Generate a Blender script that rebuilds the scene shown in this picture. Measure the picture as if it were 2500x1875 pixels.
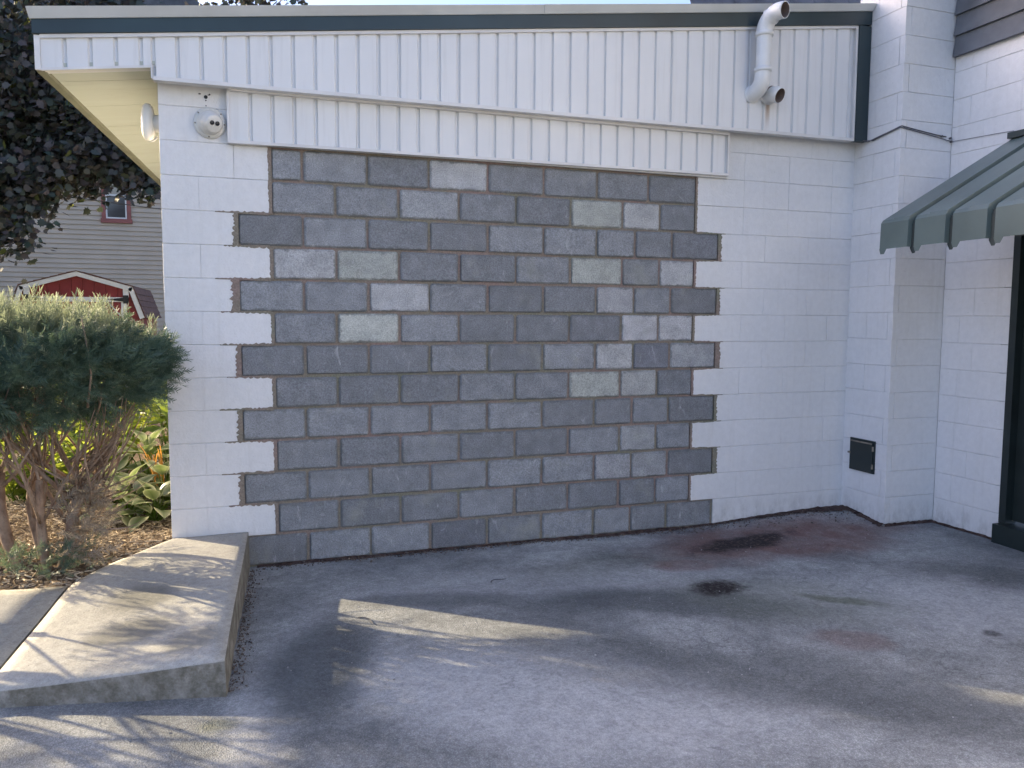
import bpy, math, random
import numpy as np
from mathutils import Vector, Matrix, Euler

for o in list(bpy.data.objects):
    bpy.data.objects.remove(o)
SC = bpy.context.scene
COL = SC.collection
R = random.Random(7)

# ------------------------------------------------------------------ camera, sky, sun, exposure
cam_d = bpy.data.cameras.new('camera')
cam = bpy.data.objects.new('camera', cam_d)
COL.objects.link(cam)
cam.location = (-0.1775, -5.2088, 1.3947)
cam.rotation_euler = (1.4871, -0.0047, -0.3284)
cam_d.sensor_width = 36.0
cam_d.lens = 1929.68 / 2500 * 36
cam_d.clip_start = 0.05
cam_d.clip_end = 2000
SC.camera = cam

SUN_EL = math.radians(18.7)
SUN_AZ = math.atan2(-0.783, 0.622)          # clockwise from +Y
sun_vec = Vector((math.sin(SUN_AZ) * math.cos(SUN_EL), math.cos(SUN_AZ) * math.cos(SUN_EL), math.sin(SUN_EL)))

world = bpy.data.worlds.new('World')
SC.world = world
world.use_nodes = True
wn = world.node_tree
wn.nodes.clear()
sky = wn.nodes.new('ShaderNodeTexSky')
sky.sky_type = 'NISHITA'
sky.sun_disc = False
sky.sun_elevation = SUN_EL
sky.sun_rotation = SUN_AZ
sky.air_density = 1.0
sky.dust_density = 2.0
sky.ozone_density = 1.5
bg = wn.nodes.new('ShaderNodeBackground')
bg.inputs['Strength'].default_value = 0.15
wo = wn.nodes.new('ShaderNodeOutputWorld')
wb = wn.nodes.new('ShaderNodeMix')           # the camera's cool white balance
wb.data_type = 'RGBA'
wb.blend_type = 'MULTIPLY'
wb.inputs[0].default_value = 1
wb.inputs[7].default_value = (1.065, 1.0, 1.15, 1)
wn.links.new(sky.outputs[0], wb.inputs[6])
wn.links.new(wb.outputs[2], bg.inputs[0])
wn.links.new(bg.outputs[0], wo.inputs[0])

sun_d = bpy.data.lights.new('sun', 'SUN')
sun_d.energy = 5.0
sun_d.angle = math.radians(0.55)
sun_d.color = (1.0, 0.83, 0.54)
sun = bpy.data.objects.new('sun', sun_d)
COL.objects.link(sun)
sun.rotation_euler = (-sun_vec).to_track_quat('-Z', 'Y').to_euler()
sun.location = sun_vec * 40

SC.view_settings.view_transform = 'Standard'
SC.view_settings.look = 'None'
SC.view_settings.gamma = 1
SC.view_settings.use_curve_mapping = False
SC.view_settings.exposure = 1.46
SC.render.engine = 'CYCLES'
SC.cycles.use_denoising = True
SC.cycles.use_adaptive_sampling = True
SC.cycles.adaptive_threshold = 0.02
SC.cycles.max_bounces = 5
SC.cycles.diffuse_bounces = 3
SC.cycles.glossy_bounces = 2
SC.cycles.transmission_bounces = 3
SC.cycles.transparent_max_bounces = 8

# ------------------------------------------------------------------ helpers: objects
WL = {}


def SEED(k):
    return sum(ord(c) * (i + 7) for i, c in enumerate(repr(k))) % 65521


def place(o, parent, loc=(0, 0, 0)):
    """link o with its world location loc; parents here are only ever translated"""
    COL.objects.link(o)
    o.location = loc
    WL[o.name] = Vector(loc)
    if parent is not None:
        o.parent = parent
        o.matrix_parent_inverse = Matrix.Translation(-WL[parent.name])
    return o


def tag(o, label=None, cat=None, group=None, kind=None):
    if label: o['label'] = label
    if cat: o['category'] = cat
    if group: o['group'] = group
    if kind: o['kind'] = kind
    return o


def thing(name, loc, label, cat, group=None):
    o = bpy.data.objects.new(name, None)
    o.empty_display_size = 0.1
    place(o, None, loc)
    return tag(o, label, cat, group)


class MB:
    def __init__(self):
        self.v, self.f, self.m = [], [], []

    def add(self, vs, fs, mi=0):
        n = len(self.v)
        self.v += [tuple(p) for p in vs]
        self.f += [tuple(i + n for i in q) for q in fs]
        self.m += [mi] * len(fs)
        return self

    def box(self, x0, x1, y0, y1, z0, z1, mi=0):
        vs = [(x0, y0, z0), (x1, y0, z0), (x1, y1, z0), (x0, y1, z0), (x0, y0, z1), (x1, y0, z1), (x1, y1, z1), (x0, y1, z1)]
        return self.add(vs, [(0, 1, 5, 4), (1, 2, 6, 5), (2, 3, 7, 6), (3, 0, 4, 7), (4, 5, 6, 7), (3, 2, 1, 0)], mi)

    def prism(self, poly, axis, a, b, mi=0):
        """extrude a 2D polygon along axis; poly in the other two axes (x,z for y; x,y for z; y,z for x)"""
        def P(p, t):
            return {0: (t, p[0], p[1]), 1: (p[0], t, p[1]), 2: (p[0], p[1], t)}[axis]
        n = len(poly)
        vs = [P(p, a) for p in poly] + [P(p, b) for p in poly]
        fs = [(i, (i + 1) % n, n + (i + 1) % n, n + i) for i in range(n)]
        fs += [tuple(range(n))[::-1], tuple(range(n, 2 * n))]
        return self.add(vs, fs, mi)

    def bar(self, a, b, w, h, up=(0, 0, 1), mi=0):
        a, b = Vector(a), Vector(b)
        d = (b - a).normalized()
        s = d.cross(Vector(up)).normalized()
        u = s.cross(d)
        vs = []
        for p in (a, b):
            for i, j in ((-1, -1), (1, -1), (1, 1), (-1, 1)):
                vs.append(p + s * (i * w / 2) + u * (j * h / 2))
        return self.add(vs, [(0, 1, 2, 3), (7, 6, 5, 4), (0, 4, 5, 1), (1, 5, 6, 2), (2, 6, 7, 3), (3, 7, 4, 0)], mi)

    def tube(self, path, rad, n=8, cap=True, mi=0, wob=0.0):
        path = [Vector(p) for p in path]
        if not hasattr(rad, '__len__'):
            rad = [rad] * len(path)
        vs, fs = [], []
        t0 = (path[1] - path[0]).normalized()
        ref = Vector((0, 0, 1)) if abs(t0.z) < 0.9 else Vector((1, 0, 0))
        s = t0.cross(ref).normalized()
        for i, p in enumerate(path):
            t = (path[min(i + 1, len(path) - 1)] - path[max(i - 1, 0)]).normalized()
            s = (s - t * s.dot(t)).normalized()
            u = t.cross(s)
            for k in range(n):
                a = 2 * math.pi * k / n
                r = rad[i] * (1 + wob * (R.random() - .5))
                vs.append(p + (s * math.cos(a) + u * math.sin(a)) * r)
        for i in range(len(path) - 1):
            for k in range(n):
                k2 = (k + 1) % n
                fs.append((i * n + k, i * n + k2, (i + 1) * n + k2, (i + 1) * n + k))
        if cap:
            fs += [tuple(range(n))[::-1], tuple(range((len(path) - 1) * n, len(path) * n))]
        return self.add(vs, fs, mi)

    def lathe(self, prof, origin, axis, n=20, mi=0):
        """prof: (radius, distance along axis)"""
        axis = Vector(axis).normalized()
        s = axis.orthogonal().normalized()
        u = axis.cross(s)
        o = Vector(origin)
        vs, fs = [], []
        for r, t in prof:
            for k in range(n):
                a = 2 * math.pi * k / n
                vs.append(o + axis * t + (s * math.cos(a) + u * math.sin(a)) * r)
        for i in range(len(prof) - 1):
            for k in range(n):
                k2 = (k + 1) % n
                fs.append((i * n + k, i * n + k2, (i + 1) * n + k2, (i + 1) * n + k))
        fs.append(tuple(range(n))[::-1])
        fs.append(tuple(range((len(prof) - 1) * n, len(prof) * n)))
        return self.add(vs, fs, mi)

    def mesh(self, name, mats, smooth=False):
        me = bpy.data.meshes.new(name)
        me.from_pydata(self.v, [], self.f)
        for m in (mats if isinstance(mats, (list, tuple)) else [mats]):
            me.materials.append(m)
        if any(self.m):
            me.polygons.foreach_set('material_index', self.m)
        if smooth:
            me.polygons.foreach_set('use_smooth', [True] * len(me.polygons))
        me.update()
        return me

    def build(self, name, mats, parent=None, smooth=False, loc=(0, 0, 0)):
        o = bpy.data.objects.new(name, self.mesh(name, mats, smooth))
        return place(o, parent, loc)


def piece(name, me, parent, loc=(0, 0, 0), color=None):
    o = bpy.data.objects.new(name, me)
    if color: o.color = (*color, 1)
    return place(o, parent, loc)


def scatter(tv, tf, mats4, name, mat, parent=None, smooth=False, attr=None):
    """one mesh of many copies of a template; mats4: array (k,3,4)"""
    tv = np.asarray(tv, float)
    M = np.asarray(mats4, float)
    V = np.einsum('kij,nj->kni', M[:, :, :3], tv) + M[:, None, :, 3]
    k, n = V.shape[:2]
    me = bpy.data.meshes.new(name)
    off = np.arange(k) * n
    lens = np.array([len(q) for q in tf])
    flat = np.concatenate([np.array(q) for q in tf])
    me.vertices.add(k * n)
    me.vertices.foreach_set('co', V.reshape(-1))
    loops = (off[:, None] + flat[None, :]).reshape(-1)
    me.loops.add(len(loops))
    me.loops.foreach_set('vertex_index', loops.astype(np.int32))
    starts = np.concatenate([[0], np.cumsum(lens)[:-1]])
    st = (np.arange(k) * len(flat))[:, None] + starts[None, :]
    me.polygons.add(k * len(tf))
    me.polygons.foreach_set('loop_start', st.reshape(-1).astype(np.int32))
    if smooth:
        me.polygons.foreach_set('use_smooth', np.ones(k * len(tf), bool))
    if attr is not None:
        a = me.attributes.new('tone', 'FLOAT', 'POINT')
        a.data.foreach_set('value', np.tile(attr, k).astype(np.float32))
    me.materials.append(mat)
    me.update(calc_edges=True)
    me.validate()
    o = bpy.data.objects.new(name, me)
    return place(o, parent)


def frame_from(d, roll, scale, loc):
    """3x4 matrix: local x along d"""
    d = Vector(d).normalized()
    s = d.orthogonal().normalized()
    q = Matrix.Rotation(roll, 3, d)
    s = q @ s
    u = d.cross(s)
    if not hasattr(scale, '__len__'): scale = (scale,) * 3
    return [[d.x * scale[0], s.x * scale[1], u.x * scale[2], loc[0]],
            [d.y * scale[0], s.y * scale[1], u.y * scale[2], loc[1]],
            [d.z * scale[0], s.z * scale[1], u.z * scale[2], loc[2]]]


# ------------------------------------------------------------------ helpers: materials
class NT:
    def __init__(self, name):
        self.m = bpy.data.materials.new(name)
        self.m.use_nodes = True
        self.t = self.m.node_tree
        self.t.nodes.clear()
        self.out = self.t.nodes.new('ShaderNodeOutputMaterial')

    def n(self, typ, props=None, **ins):
        nd = self.t.nodes.new(typ)
        for k, v in (props or {}).items(): setattr(nd, k, v)
        for k, v in ins.items():
            self.set(nd, int(k[1:]) if k[0] == '_' and k[1:].isdigit() else k.replace('_', ' '), v)
        return nd

    def set(self, nd, key, v):
        s = nd.inputs[key]
        if isinstance(v, bpy.types.NodeSocket): self.t.links.new(v, s)
        elif isinstance(v, bpy.types.Node): self.t.links.new(v.outputs[0], s)
        else: s.default_value = v

    def pos(self): return self.n('ShaderNodeNewGeometry').outputs['Position']

    def noise(self, scale, detail=3, rough=.55, vec=None, dist=0.0):
        return self.n('ShaderNodeTexNoise', Vector=vec or self.pos(), Scale=scale, Detail=detail, Roughness=rough, Distortion=dist).outputs['Fac']

    def rng(self, v, a, b, c=0.0, d=1.0, smooth=False):
        return self.n('ShaderNodeMapRange', {'interpolation_type': 'SMOOTHSTEP' if smooth else 'LINEAR'}, Value=v, From_Min=a, From_Max=b, To_Min=c, To_Max=d).outputs[0]

    def math(self, op, a, b=0.0):
        return self.n('ShaderNodeMath', {'operation': op}, _0=a, _1=b).outputs[0]

    def mix(self, fac, a, b, mode='MIX'):
        nd = self.t.nodes.new('ShaderNodeMix')
        nd.data_type = 'RGBA'
        nd.blend_type = mode
        for k, v in ((0, fac), (6, a), (7, b)):
            if isinstance(v, tuple) and len(v) == 3: v = (*v, 1)
            self.set(nd, k, v)
        return nd.outputs[2]

    def scale(self, col, f):
        """multiply a colour by a value socket"""
        c = self.n('ShaderNodeCombineColor', Red=f, Green=f, Blue=f).outputs[0]
        return self.mix(1.0, col, c, 'MULTIPLY')

    def bump(self, h, strength=.5, dist=.01, nrm=None):
        nd = self.n('ShaderNodeBump', Height=h, Strength=strength, Distance=dist)
        if nrm is not None: self.set(nd, 'Normal', nrm)
        return nd.outputs[0]

    def stretch(self, s):
        return self.n('ShaderNodeMapping', {'vector_type': 'POINT'}, Vector=self.pos(), Scale=s).outputs[0]

    def spot(self, cx, cy, rx, ry, rot=0, wob=.5, nscale=3.0, lo=.45, hi=1.15, zc=None):
        """soft blotch on a ground surface with a ragged outline"""
        key = 2.3 if nscale < 3.6 else 6.0 if nscale < 6.5 else 15.0
        if not hasattr(self, 'dn'): self.dn = {}
        if key not in self.dn:
            self.dn[key] = self.n('ShaderNodeTexNoise', Vector=self.pos(), Scale=key, Detail=4, Roughness=.6).outputs['Color']
        d = self.dn[key]
        d = self.n('ShaderNodeVectorMath', {'operation': 'MULTIPLY_ADD'}, _0=d, _1=(wob, wob, 0), _2=(-wob / 2, -wob / 2, 0)).outputs[0]
        p = self.n('ShaderNodeVectorMath', {'operation': 'MULTIPLY'}, _0=self.pos(), _1=(1, 1, 0)).outputs[0]
        p = self.n('ShaderNodeMapping', {'vector_type': 'TEXTURE'}, Vector=p, Location=(cx, cy, 0), Rotation=(0, 0, math.radians(rot)), Scale=(rx, ry, 1)).outputs[0]
        p = self.n('ShaderNodeVectorMath', {'operation': 'ADD'}, _0=p, _1=d).outputs[0]
        l = self.n('ShaderNodeVectorMath', {'operation': 'LENGTH'}, _0=p).outputs['Value']
        return self.rng(l, lo, hi, 1, 0, True)

    def pbsdf(self, col, rough=.8, normal=None, metallic=0.0, spec=.5):
        b = self.n('ShaderNodeBsdfPrincipled', Roughness=rough, Metallic=metallic)
        b.inputs['Specular IOR Level'].default_value = spec
        if isinstance(col, tuple) and len(col) == 3: col = (*col, 1)
        self.set(b, 'Base Color', col)
        if normal is not None: self.set(b, 'Normal', normal)
        return b

    def end(self, sh):
        self.t.links.new(sh.outputs[0] if isinstance(sh, bpy.types.Node) else sh, self.out.inputs[0])
        return self.m


def simple(name, col, rough=.7, var=.15, nscale=6, bump=.0, bscale=60, metallic=0.0, bdist=.004, spec=.5):
    t = NT(name)
    v = t.rng(t.noise(nscale, 4), .3, .7, 1 - var, 1 + var)
    c = t.scale((*col, 1), v)
    nrm = t.bump(t.noise(bscale, 3), bump, bdist) if bump else None
    return t.end(t.pbsdf(c, rough, nrm, metallic, spec))


def leaf_mat(name, col_a, col_b, trans=.4, tcol=None, rough=.5, tone=None):
    """leaf: diffuse + light let through, each leaf a little different"""
    t = NT(name)
    isl = t.n('ShaderNodeNewGeometry').outputs['Random Per Island']
    c = t.mix(isl, col_a, col_b)
    if tone is not None:
        a = t.n('ShaderNodeAttribute', {'attribute_name': 'tone'}).outputs['Fac']
        c = t.mix(a, c, tone)
    b = t.pbsdf(c, rough, spec=.35)
    tc = t.mix(.5, c, tcol) if tcol else c
    tr = t.n('ShaderNodeBsdfTranslucent', Color=tc)
    mx = t.n('ShaderNodeMixShader', _0=trans, _1=b, _2=tr)
    return t.end(mx)


M = {}
# bare concrete block; each block's own tone comes from its object colour
t = NT('concrete_block')
oc = t.n('ShaderNodeObjectInfo').outputs['Color']
fine = t.noise(130, 4, .7)
mid = t.noise(9, 4, .6)
cl = t.scale(oc, t.rng(fine, .3, .7, .62, 1.36))
cl = t.scale(cl, t.rng(mid, .3, .7, .84, 1.16))
scuff = t.rng(t.noise(11, 5, .7, t.stretch((1.0, 1.0, .45)), 1.2), .62, .74, 0, .55)
cl = t.mix(scuff, cl, (.56, .57, .58))
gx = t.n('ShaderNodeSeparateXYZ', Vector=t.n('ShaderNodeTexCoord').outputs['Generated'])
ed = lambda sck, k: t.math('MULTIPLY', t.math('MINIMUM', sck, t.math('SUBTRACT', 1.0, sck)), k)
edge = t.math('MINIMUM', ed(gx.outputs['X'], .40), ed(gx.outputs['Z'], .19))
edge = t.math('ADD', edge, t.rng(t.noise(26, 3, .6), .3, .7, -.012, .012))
smear = t.math('MULTIPLY', t.rng(edge, .004, .020, 1, 0, True), t.rng(t.noise(5, 3), .35, .6, .15, .7))  # darker, broken-up band towards the block's edges
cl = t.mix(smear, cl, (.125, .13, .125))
blot = t.rng(t.noise(4.5, 4, .6, t.stretch((1, 1, 1.6)), .5), .5, .72, 0, .35)
cl = t.mix(blot, cl, (.17, .178, .185))
yel = t.rng(t.noise(3.2, 3, .6), .6, .75, 0, .3)
cl = t.mix(yel, cl, (.38, .39, .31))
h = t.math('ADD', t.math('MULTIPLY', fine, .6), t.math('MULTIPLY', t.noise(45, 3), .6))
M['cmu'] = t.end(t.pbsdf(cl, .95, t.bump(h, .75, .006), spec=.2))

# old mortar: brown grey, green where damp
t = NT('mortar')
cl = t.mix(t.rng(t.noise(2.6, 4), .35, .65), (.27, .20, .178), (.215, .21, .16))
cl = t.scale(cl, t.rng(t.noise(90, 4, .7), .3, .7, .7, 1.25))
M['mortar'] = t.end(t.pbsdf(cl, .95, t.bump(t.noise(70, 4, .7), .7, .005), spec=.2))

# thick white masonry paint
t = NT('masonry_paint')
big = t.noise(1.1, 4, .6)
cl = t.mix(t.rng(big, .35, .7), (.73, .73, .735), (.66, .665, .665))
cl = t.scale(cl, t.rng(t.noise(24, 4, .6), .3, .7, .955, 1.03))
sx = t.n('ShaderNodeSeparateXYZ', Vector=t.pos())
low = t.math('MULTIPLY', t.rng(sx.outputs['Z'], -.19, .06, 1, 0, True), t.rng(t.noise(13, 5, .7, t.stretch((1, 1, .5))), .44, .66))
cl = t.mix(t.math('MULTIPLY', low, .42), cl, (.22, .21, .20))
streak = t.rng(t.noise(6, 4, .6, t.stretch((3, 3, .22))), .55, .8, 0, .26)
cl = t.mix(streak, cl, (.50, .49, .46))
pk = t.rng(t.noise(34, 2, .5), .73, .76, 0, .35)
cl = t.mix(pk, cl, (.42, .42, .42))
h = t.math('ADD', t.math('MULTIPLY', t.noise(70, 3, .6), .5), t.math('MULTIPLY', t.noise(15, 3), .6))
M['paint'] = t.end(t.pbsdf(cl, .62, t.bump(h, .55, .009), spec=.3))

t = NT('siding_white')
cl = t.mix(t.rng(t.noise(1.7, 4, .6), .35, .7), (.72, .725, .73), (.67, .675, .68))
st = t.rng(t.noise(7, 4, .6, t.stretch((3.5, 3.5, .18))), .54, .8, 0, .30)
cl = t.mix(st, cl, (.45, .44, .42))
sep = t.n('ShaderNodeSeparateXYZ', Vector=t.pos())
rx = t.math('ABSOLUTE', t.math('SUBTRACT', sep.outputs['X'], 3.563))
rust = t.math('MULTIPLY', t.rng(rx, .006, .028, 1, 0, True), t.math('MULTIPLY', t.rng(sep.outputs['Z'], 2.80, 2.97, .1, 1, True), t.rng(sep.outputs['Z'], 2.985, 3.0, 1, 0)))
cl = t.mix(t.math('MULTIPLY', rust, .75), cl, (.28, .17, .10))
gy = t.math('MULTIPLY', t.rng(t.math('ABSOLUTE', t.math('SUBTRACT', sep.outputs['X'], 3.345)), .01, .10, 1, 0, True), t.math('MULTIPLY', t.rng(sep.outputs['Z'], 3.0, 3.15, 0, 1, True), t.rng(t.noise(5, 3), .3, .7, .5, 1)))
cl = t.mix(t.math('MULTIPLY', gy, .38), cl, (.40, .40, .43))
M['siding'] = t.end(t.pbsdf(cl, .42, t.bump(t.noise(9, 2), .12, .01), spec=.45))
M['trim'] = simple('trim_white', (.66, .65, .64), .45, .1, 3)
M['flash'] = simple('roof_edge_metal', (.52, .54, .54), .38, .12, 2.2)
M['fascia'] = simple('fascia_dark_green', (.018, .036, .043), .42, .25, 2.0)
M['roofing'] = simple('roof_felt', (.12, .12, .12), .9, .2, 3, .4)
t = NT('soffit_cream')
cl = t.mix(t.rng(t.noise(2.0, 4, .6, t.stretch((.6, 3, 1))), .35, .7), (.49, .52, .46), (.44, .46, .40))
cl = t.mix(t.rng(t.noise(22, 3, .6, t.stretch((.15, 1, 1))), .6, .75, 0, .3), cl, (.30, .29, .23))
M['soffit'] = t.end(t.pbsdf(cl, .6))
M['eave'] = simple('eave_board', (.17, .17, .12), .6, .2, 4)
M['pvc'] = simple('pvc_white', (.68, .69, .69), .32, .06, 8)
M['pvc_in'] = simple('pvc_inside', (.22, .17, .15), .7, .3, 14)
M['camwhite'] = simple('camera_white', (.66, .65, .61), .35, .08, 9)
M['black'] = simple('black_rubber', (.012, .012, .014), .45, .2, 20)
t = NT('lens_glass')
M['lens'] = t.end(t.pbsdf((.01, .01, .013), .05, spec=.8))
M['steel'] = simple('screw_steel', (.22, .19, .15), .5, .3, 30)
t = NT('lamp_glass')
b = t.pbsdf((.80, .79, .75), .22)
b.inputs['Subsurface Weight'].default_value = .0
M['lampglass'] = t.end(b)
M['green_metal'] = simple('awning_green', (.112, .146, .136), .34, .18, 2.5, .08, 30)
M['green_dark'] = simple('awning_trough', (.030, .044, .044), .45, .2, 3)  # recess shade of the troughs put into a darker green; also flashing and rails
M['door_green'] = simple('door_dark_green', (.012, .020, .020), .38, .25, 5)
M['cable'] = simple('cable_grey', (.10, .10, .11), .6, .2, 30)
M['shake'] = simple('shake_grey', (.105, .115, .13), .8, .28, 4.0, .4, 35)
M['shake2'] = simple('roof_shingle_blue_grey', (.09, .095, .11), .85, .35, 5.0, .4, 35)
# neighbour's house
M['clap'] = simple('clapboard_beige', (.47, .388, .30), .7, .1, 1.2)
M['pink'] = simple('window_casing_red', (.27, .09, .075), .6, .15, 4)
M['sash'] = simple('sash_white', (.66, .65, .63), .5, .08, 5)
t = NT('window_glass')
M['glass'] = t.end(t.pbsdf((.05, .05, .055), .08, spec=.7))
M['blind'] = simple('window_blind', (.35, .32, .26), .7, .1, 5)
M['red'] = simple('shed_red', (.21, .022, .022), .6, .16, 3, .1, 30)
M['shedwhite'] = simple('shed_white', (.72, .71, .69), .5, .08, 4)
M['shedroof'] = simple('shed_shingle', (.14, .075, .06), .9, .3, 7, .5, 40)
M['wood'] = None
t = NT('yew_bark')
cl = t.mix(t.rng(t.noise(9, 4, .6), .35, .65), (.19, .125, .088), (.36, .275, .21))
cl = t.mix(t.rng(t.noise(40, 4, .7, t.stretch((1, 1, .25))), .55, .7, 0, .6), cl, (.055, .036, .026))
M['bark'] = t.end(t.pbsdf(cl, .9, t.bump(t.noise(50, 4, .7, t.stretch((1, 1, .3))), .6, .008), spec=.2))
M['deadtwig'] = leaf_mat('dead_needles', (.20, .165, .125), (.32, .28, .225), .25, (.3, .25, .18), .8)
M['mapbark'] = simple('maple_bark', (.06, .05, .045), .95, .3, 10, .6, 30)
M['yew'] = leaf_mat('yew_needles', (.072, .130, .102), (.112, .168, .120), .30, (.16, .20, .06), .42)
M['yewtip'] = leaf_mat('yew_new_growth', (.145, .195, .105), (.25, .275, .185), .42, (.34, .37, .23), .5)
M['maple'] = leaf_mat('maple_leaves', (.045, .072, .056), (.098, .080, .082), .20, (.08, .08, .03), .62)
M['maplelit'] = leaf_mat('maple_leaves_lit', (.07, .10, .03), (.10, .08, .04), .45, (.25, .28, .05), .45)  # sunlit leaves among the dark ones, their light put into the colour
M['hosta'] = leaf_mat('hosta_leaf', (.055, .10, .032), (.085, .13, .05), .35, (.24, .30, .07), .4, tone=(.52, .52, .34))
M['hostagreen'] = leaf_mat('hosta_leaf_green', (.06, .13, .022), (.11, .18, .035), .5, (.36, .42, .05), .4, tone=(.14, .2, .04))
M['peren'] = leaf_mat('perennial_leaf', (.09, .16, .025), (.19, .24, .04), .58, (.50, .55, .06), .45)
M['dry'] = leaf_mat('dry_orange_leaf', (.38, .16, .03), (.45, .26, .07), .45, (.55, .25, .04), .6)

# worn asphalt with its stains
t = NT('asphalt')
p = t.pos()
n1 = t.noise(.75, 5, .6, None, .8)
n2 = t.noise(3.3, 6, .74, t.stretch((.8, 1.15, 1)), .6)
base = t.mix(t.rng(n1, .36, .62), (.168, .175, .176), (.365, .37, .36))
base = t.scale(base, t.rng(n2, .28, .72, .70, 1.26))
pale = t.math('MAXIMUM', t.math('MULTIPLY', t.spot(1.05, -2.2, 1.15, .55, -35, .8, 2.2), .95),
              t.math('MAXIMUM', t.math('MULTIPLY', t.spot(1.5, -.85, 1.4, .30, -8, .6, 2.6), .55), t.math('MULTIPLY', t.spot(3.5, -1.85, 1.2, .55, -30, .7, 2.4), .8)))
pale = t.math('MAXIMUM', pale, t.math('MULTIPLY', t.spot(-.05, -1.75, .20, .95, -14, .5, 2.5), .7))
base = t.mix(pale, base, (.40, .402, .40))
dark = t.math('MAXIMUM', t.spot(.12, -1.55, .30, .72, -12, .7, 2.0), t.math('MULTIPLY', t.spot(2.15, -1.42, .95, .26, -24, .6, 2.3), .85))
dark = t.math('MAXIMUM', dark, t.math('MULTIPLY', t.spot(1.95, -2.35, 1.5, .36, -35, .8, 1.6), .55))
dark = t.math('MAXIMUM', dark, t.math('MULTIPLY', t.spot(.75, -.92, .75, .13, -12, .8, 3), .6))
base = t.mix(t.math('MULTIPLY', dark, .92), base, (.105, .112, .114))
grn = t.math('MAXIMUM', t.spot(2.8, -1.55, .75, .45, -30, .8, 2.2), t.math('MULTIPLY', t.spot(2.1, -.62, .8, .25, 5, .8, 2.6), .6))
base = t.mix(t.math('MULTIPLY', grn, .42), base, (.19, .20, .16))
rst = t.math('MAXIMUM', t.spot(3.55, -.50, 1.25, .50, 3, .8, 2.4), t.math('MULTIPLY', t.spot(2.52, -.80, .30, .16, -10, .8, 4), .75))
rst = t.math('MAXIMUM', rst, t.math('MULTIPLY', t.spot(2.68, -2.13, .24, .15, -30, 1.3, 5), .6))
base = t.mix(t.math('MULTIPLY', rst, t.rng(t.noise(4, 4), .3, .6, .55, .95)), base, (.20, .115, .10))
blk = t.math('MAXIMUM', t.spot(3.18, -.50, .55, .17, 12, 1.1, 4.5), t.spot(2.47, -1.26, .185, .135, 10, .9, 7, .5, 1.25))
blk = t.math('MAXIMUM', blk, t.math('MULTIPLY', t.spot(3.43, -2.28, .06, .05, 0, 1.0, 8), .7))
base = t.mix(t.math('MULTIPLY', blk, t.rng(t.noise(42, 4, .7), .30, .52, .45, 1.0)), base, (.024, .017, .016))
olive = t.math('MAXIMUM', t.spot(3.05, -1.66, .26, .07, -40, 1.3, 5), t.math('MULTIPLY', t.spot(-.30, -2.02, .09, .06, 0, .6, 8), .8))
base = t.mix(t.math('MULTIPLY', olive, .6), base, (.10, .11, .06))
# aggregate
vor = t.n('ShaderNodeTexVoronoi', Vector=p, Scale=150.0)
agg = t.rng(vor.outputs['Distance'], .12, .55, 1.26, .78)
base = t.scale(base, t.mix(t.rng(pale, 0, 1, 1, .35), (1, 1, 1), agg))
base = t.scale(base, t.rng(t.noise(60, 4, .7), .3, .7, .76, 1.24))
base = t.scale(base, t.rng(t.noise(15, 4, .7, None, .5), .3, .7, .84, 1.15))
vb = t.n('ShaderNodeTexVoronoi', Vector=p, Scale=38.0)
chip = t.math('MULTIPLY', t.rng(vb.outputs['Distance'], .05, .085, 1, 0), t.rng(t.n('ShaderNodeSeparateColor', Color=vb.outputs['Color']).outputs[0], .80, .86, 0, 1))
base = t.mix(t.math('MULTIPLY', chip, .8), base, (.5, .5, .5))
# hairline cracks
cv = t.n('ShaderNodeTexVoronoi', {'feature': 'DISTANCE_TO_EDGE'}, Vector=t.n('ShaderNodeVectorMath', {'operation': 'ADD'}, _0=p, _1=t.n('ShaderNodeTexNoise', Vector=p, Scale=2.5, Detail=5).outputs['Color']).outputs[0], Scale=.62)
crk = t.math('MULTIPLY', t.rng(cv.outputs['Distance'], .0015, .005, 1, 0), t.rng(t.noise(1.2, 3), .45, .6))
base = t.mix(t.math('MULTIPLY', crk, .35), base, (.06, .06, .062))
h = t.math('ADD', t.math('MULTIPLY', vor.outputs['Distance'], -.7), t.math('MULTIPLY', t.noise(25, 4, .6), .6))
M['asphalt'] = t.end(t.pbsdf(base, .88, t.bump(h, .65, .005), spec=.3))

t = NT('sidewalk_concrete')
base = t.mix(t.rng(t.noise(1.7, 5, .6), .35, .65), (.42, .405, .365), (.32, .31, .285))
base = t.scale(base, t.rng(t.noise(28, 4, .65), .3, .7, .84, 1.14))
base = t.scale(base, t.rng(t.noise(130, 3, .7), .3, .7, .84, 1.16))
dk = t.math('MAXIMUM', t.spot(-.68, -.92, .20, .22, 20, .8, 4), t.spot(-.70, -1.30, .22, .16, 0, .8, 4))
dk = t.math('MAXIMUM', dk, t.math('MULTIPLY', t.spot(-.42, -1.52, .16, .13, 0, .8, 5), .8))
base = t.mix(t.math('MULTIPLY', dk, .62), base, (.105, .105, .088))
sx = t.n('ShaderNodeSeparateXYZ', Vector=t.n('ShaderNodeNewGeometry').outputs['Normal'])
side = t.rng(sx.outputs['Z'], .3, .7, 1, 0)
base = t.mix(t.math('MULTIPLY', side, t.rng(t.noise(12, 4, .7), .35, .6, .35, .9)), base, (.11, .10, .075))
pit = t.rng(t.noise(75, 2, .5), .66, .72)
base = t.mix(t.math('MULTIPLY', pit, .5), base, (.13, .125, .115))
h = t.math('ADD', t.math('MULTIPLY', t.noise(110, 4, .7), .6), t.math('MULTIPLY', t.noise(22, 3), .6))
M['concrete'] = t.end(t.pbsdf(base, .9, t.bump(h, .6, .006), spec=.25))

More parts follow.
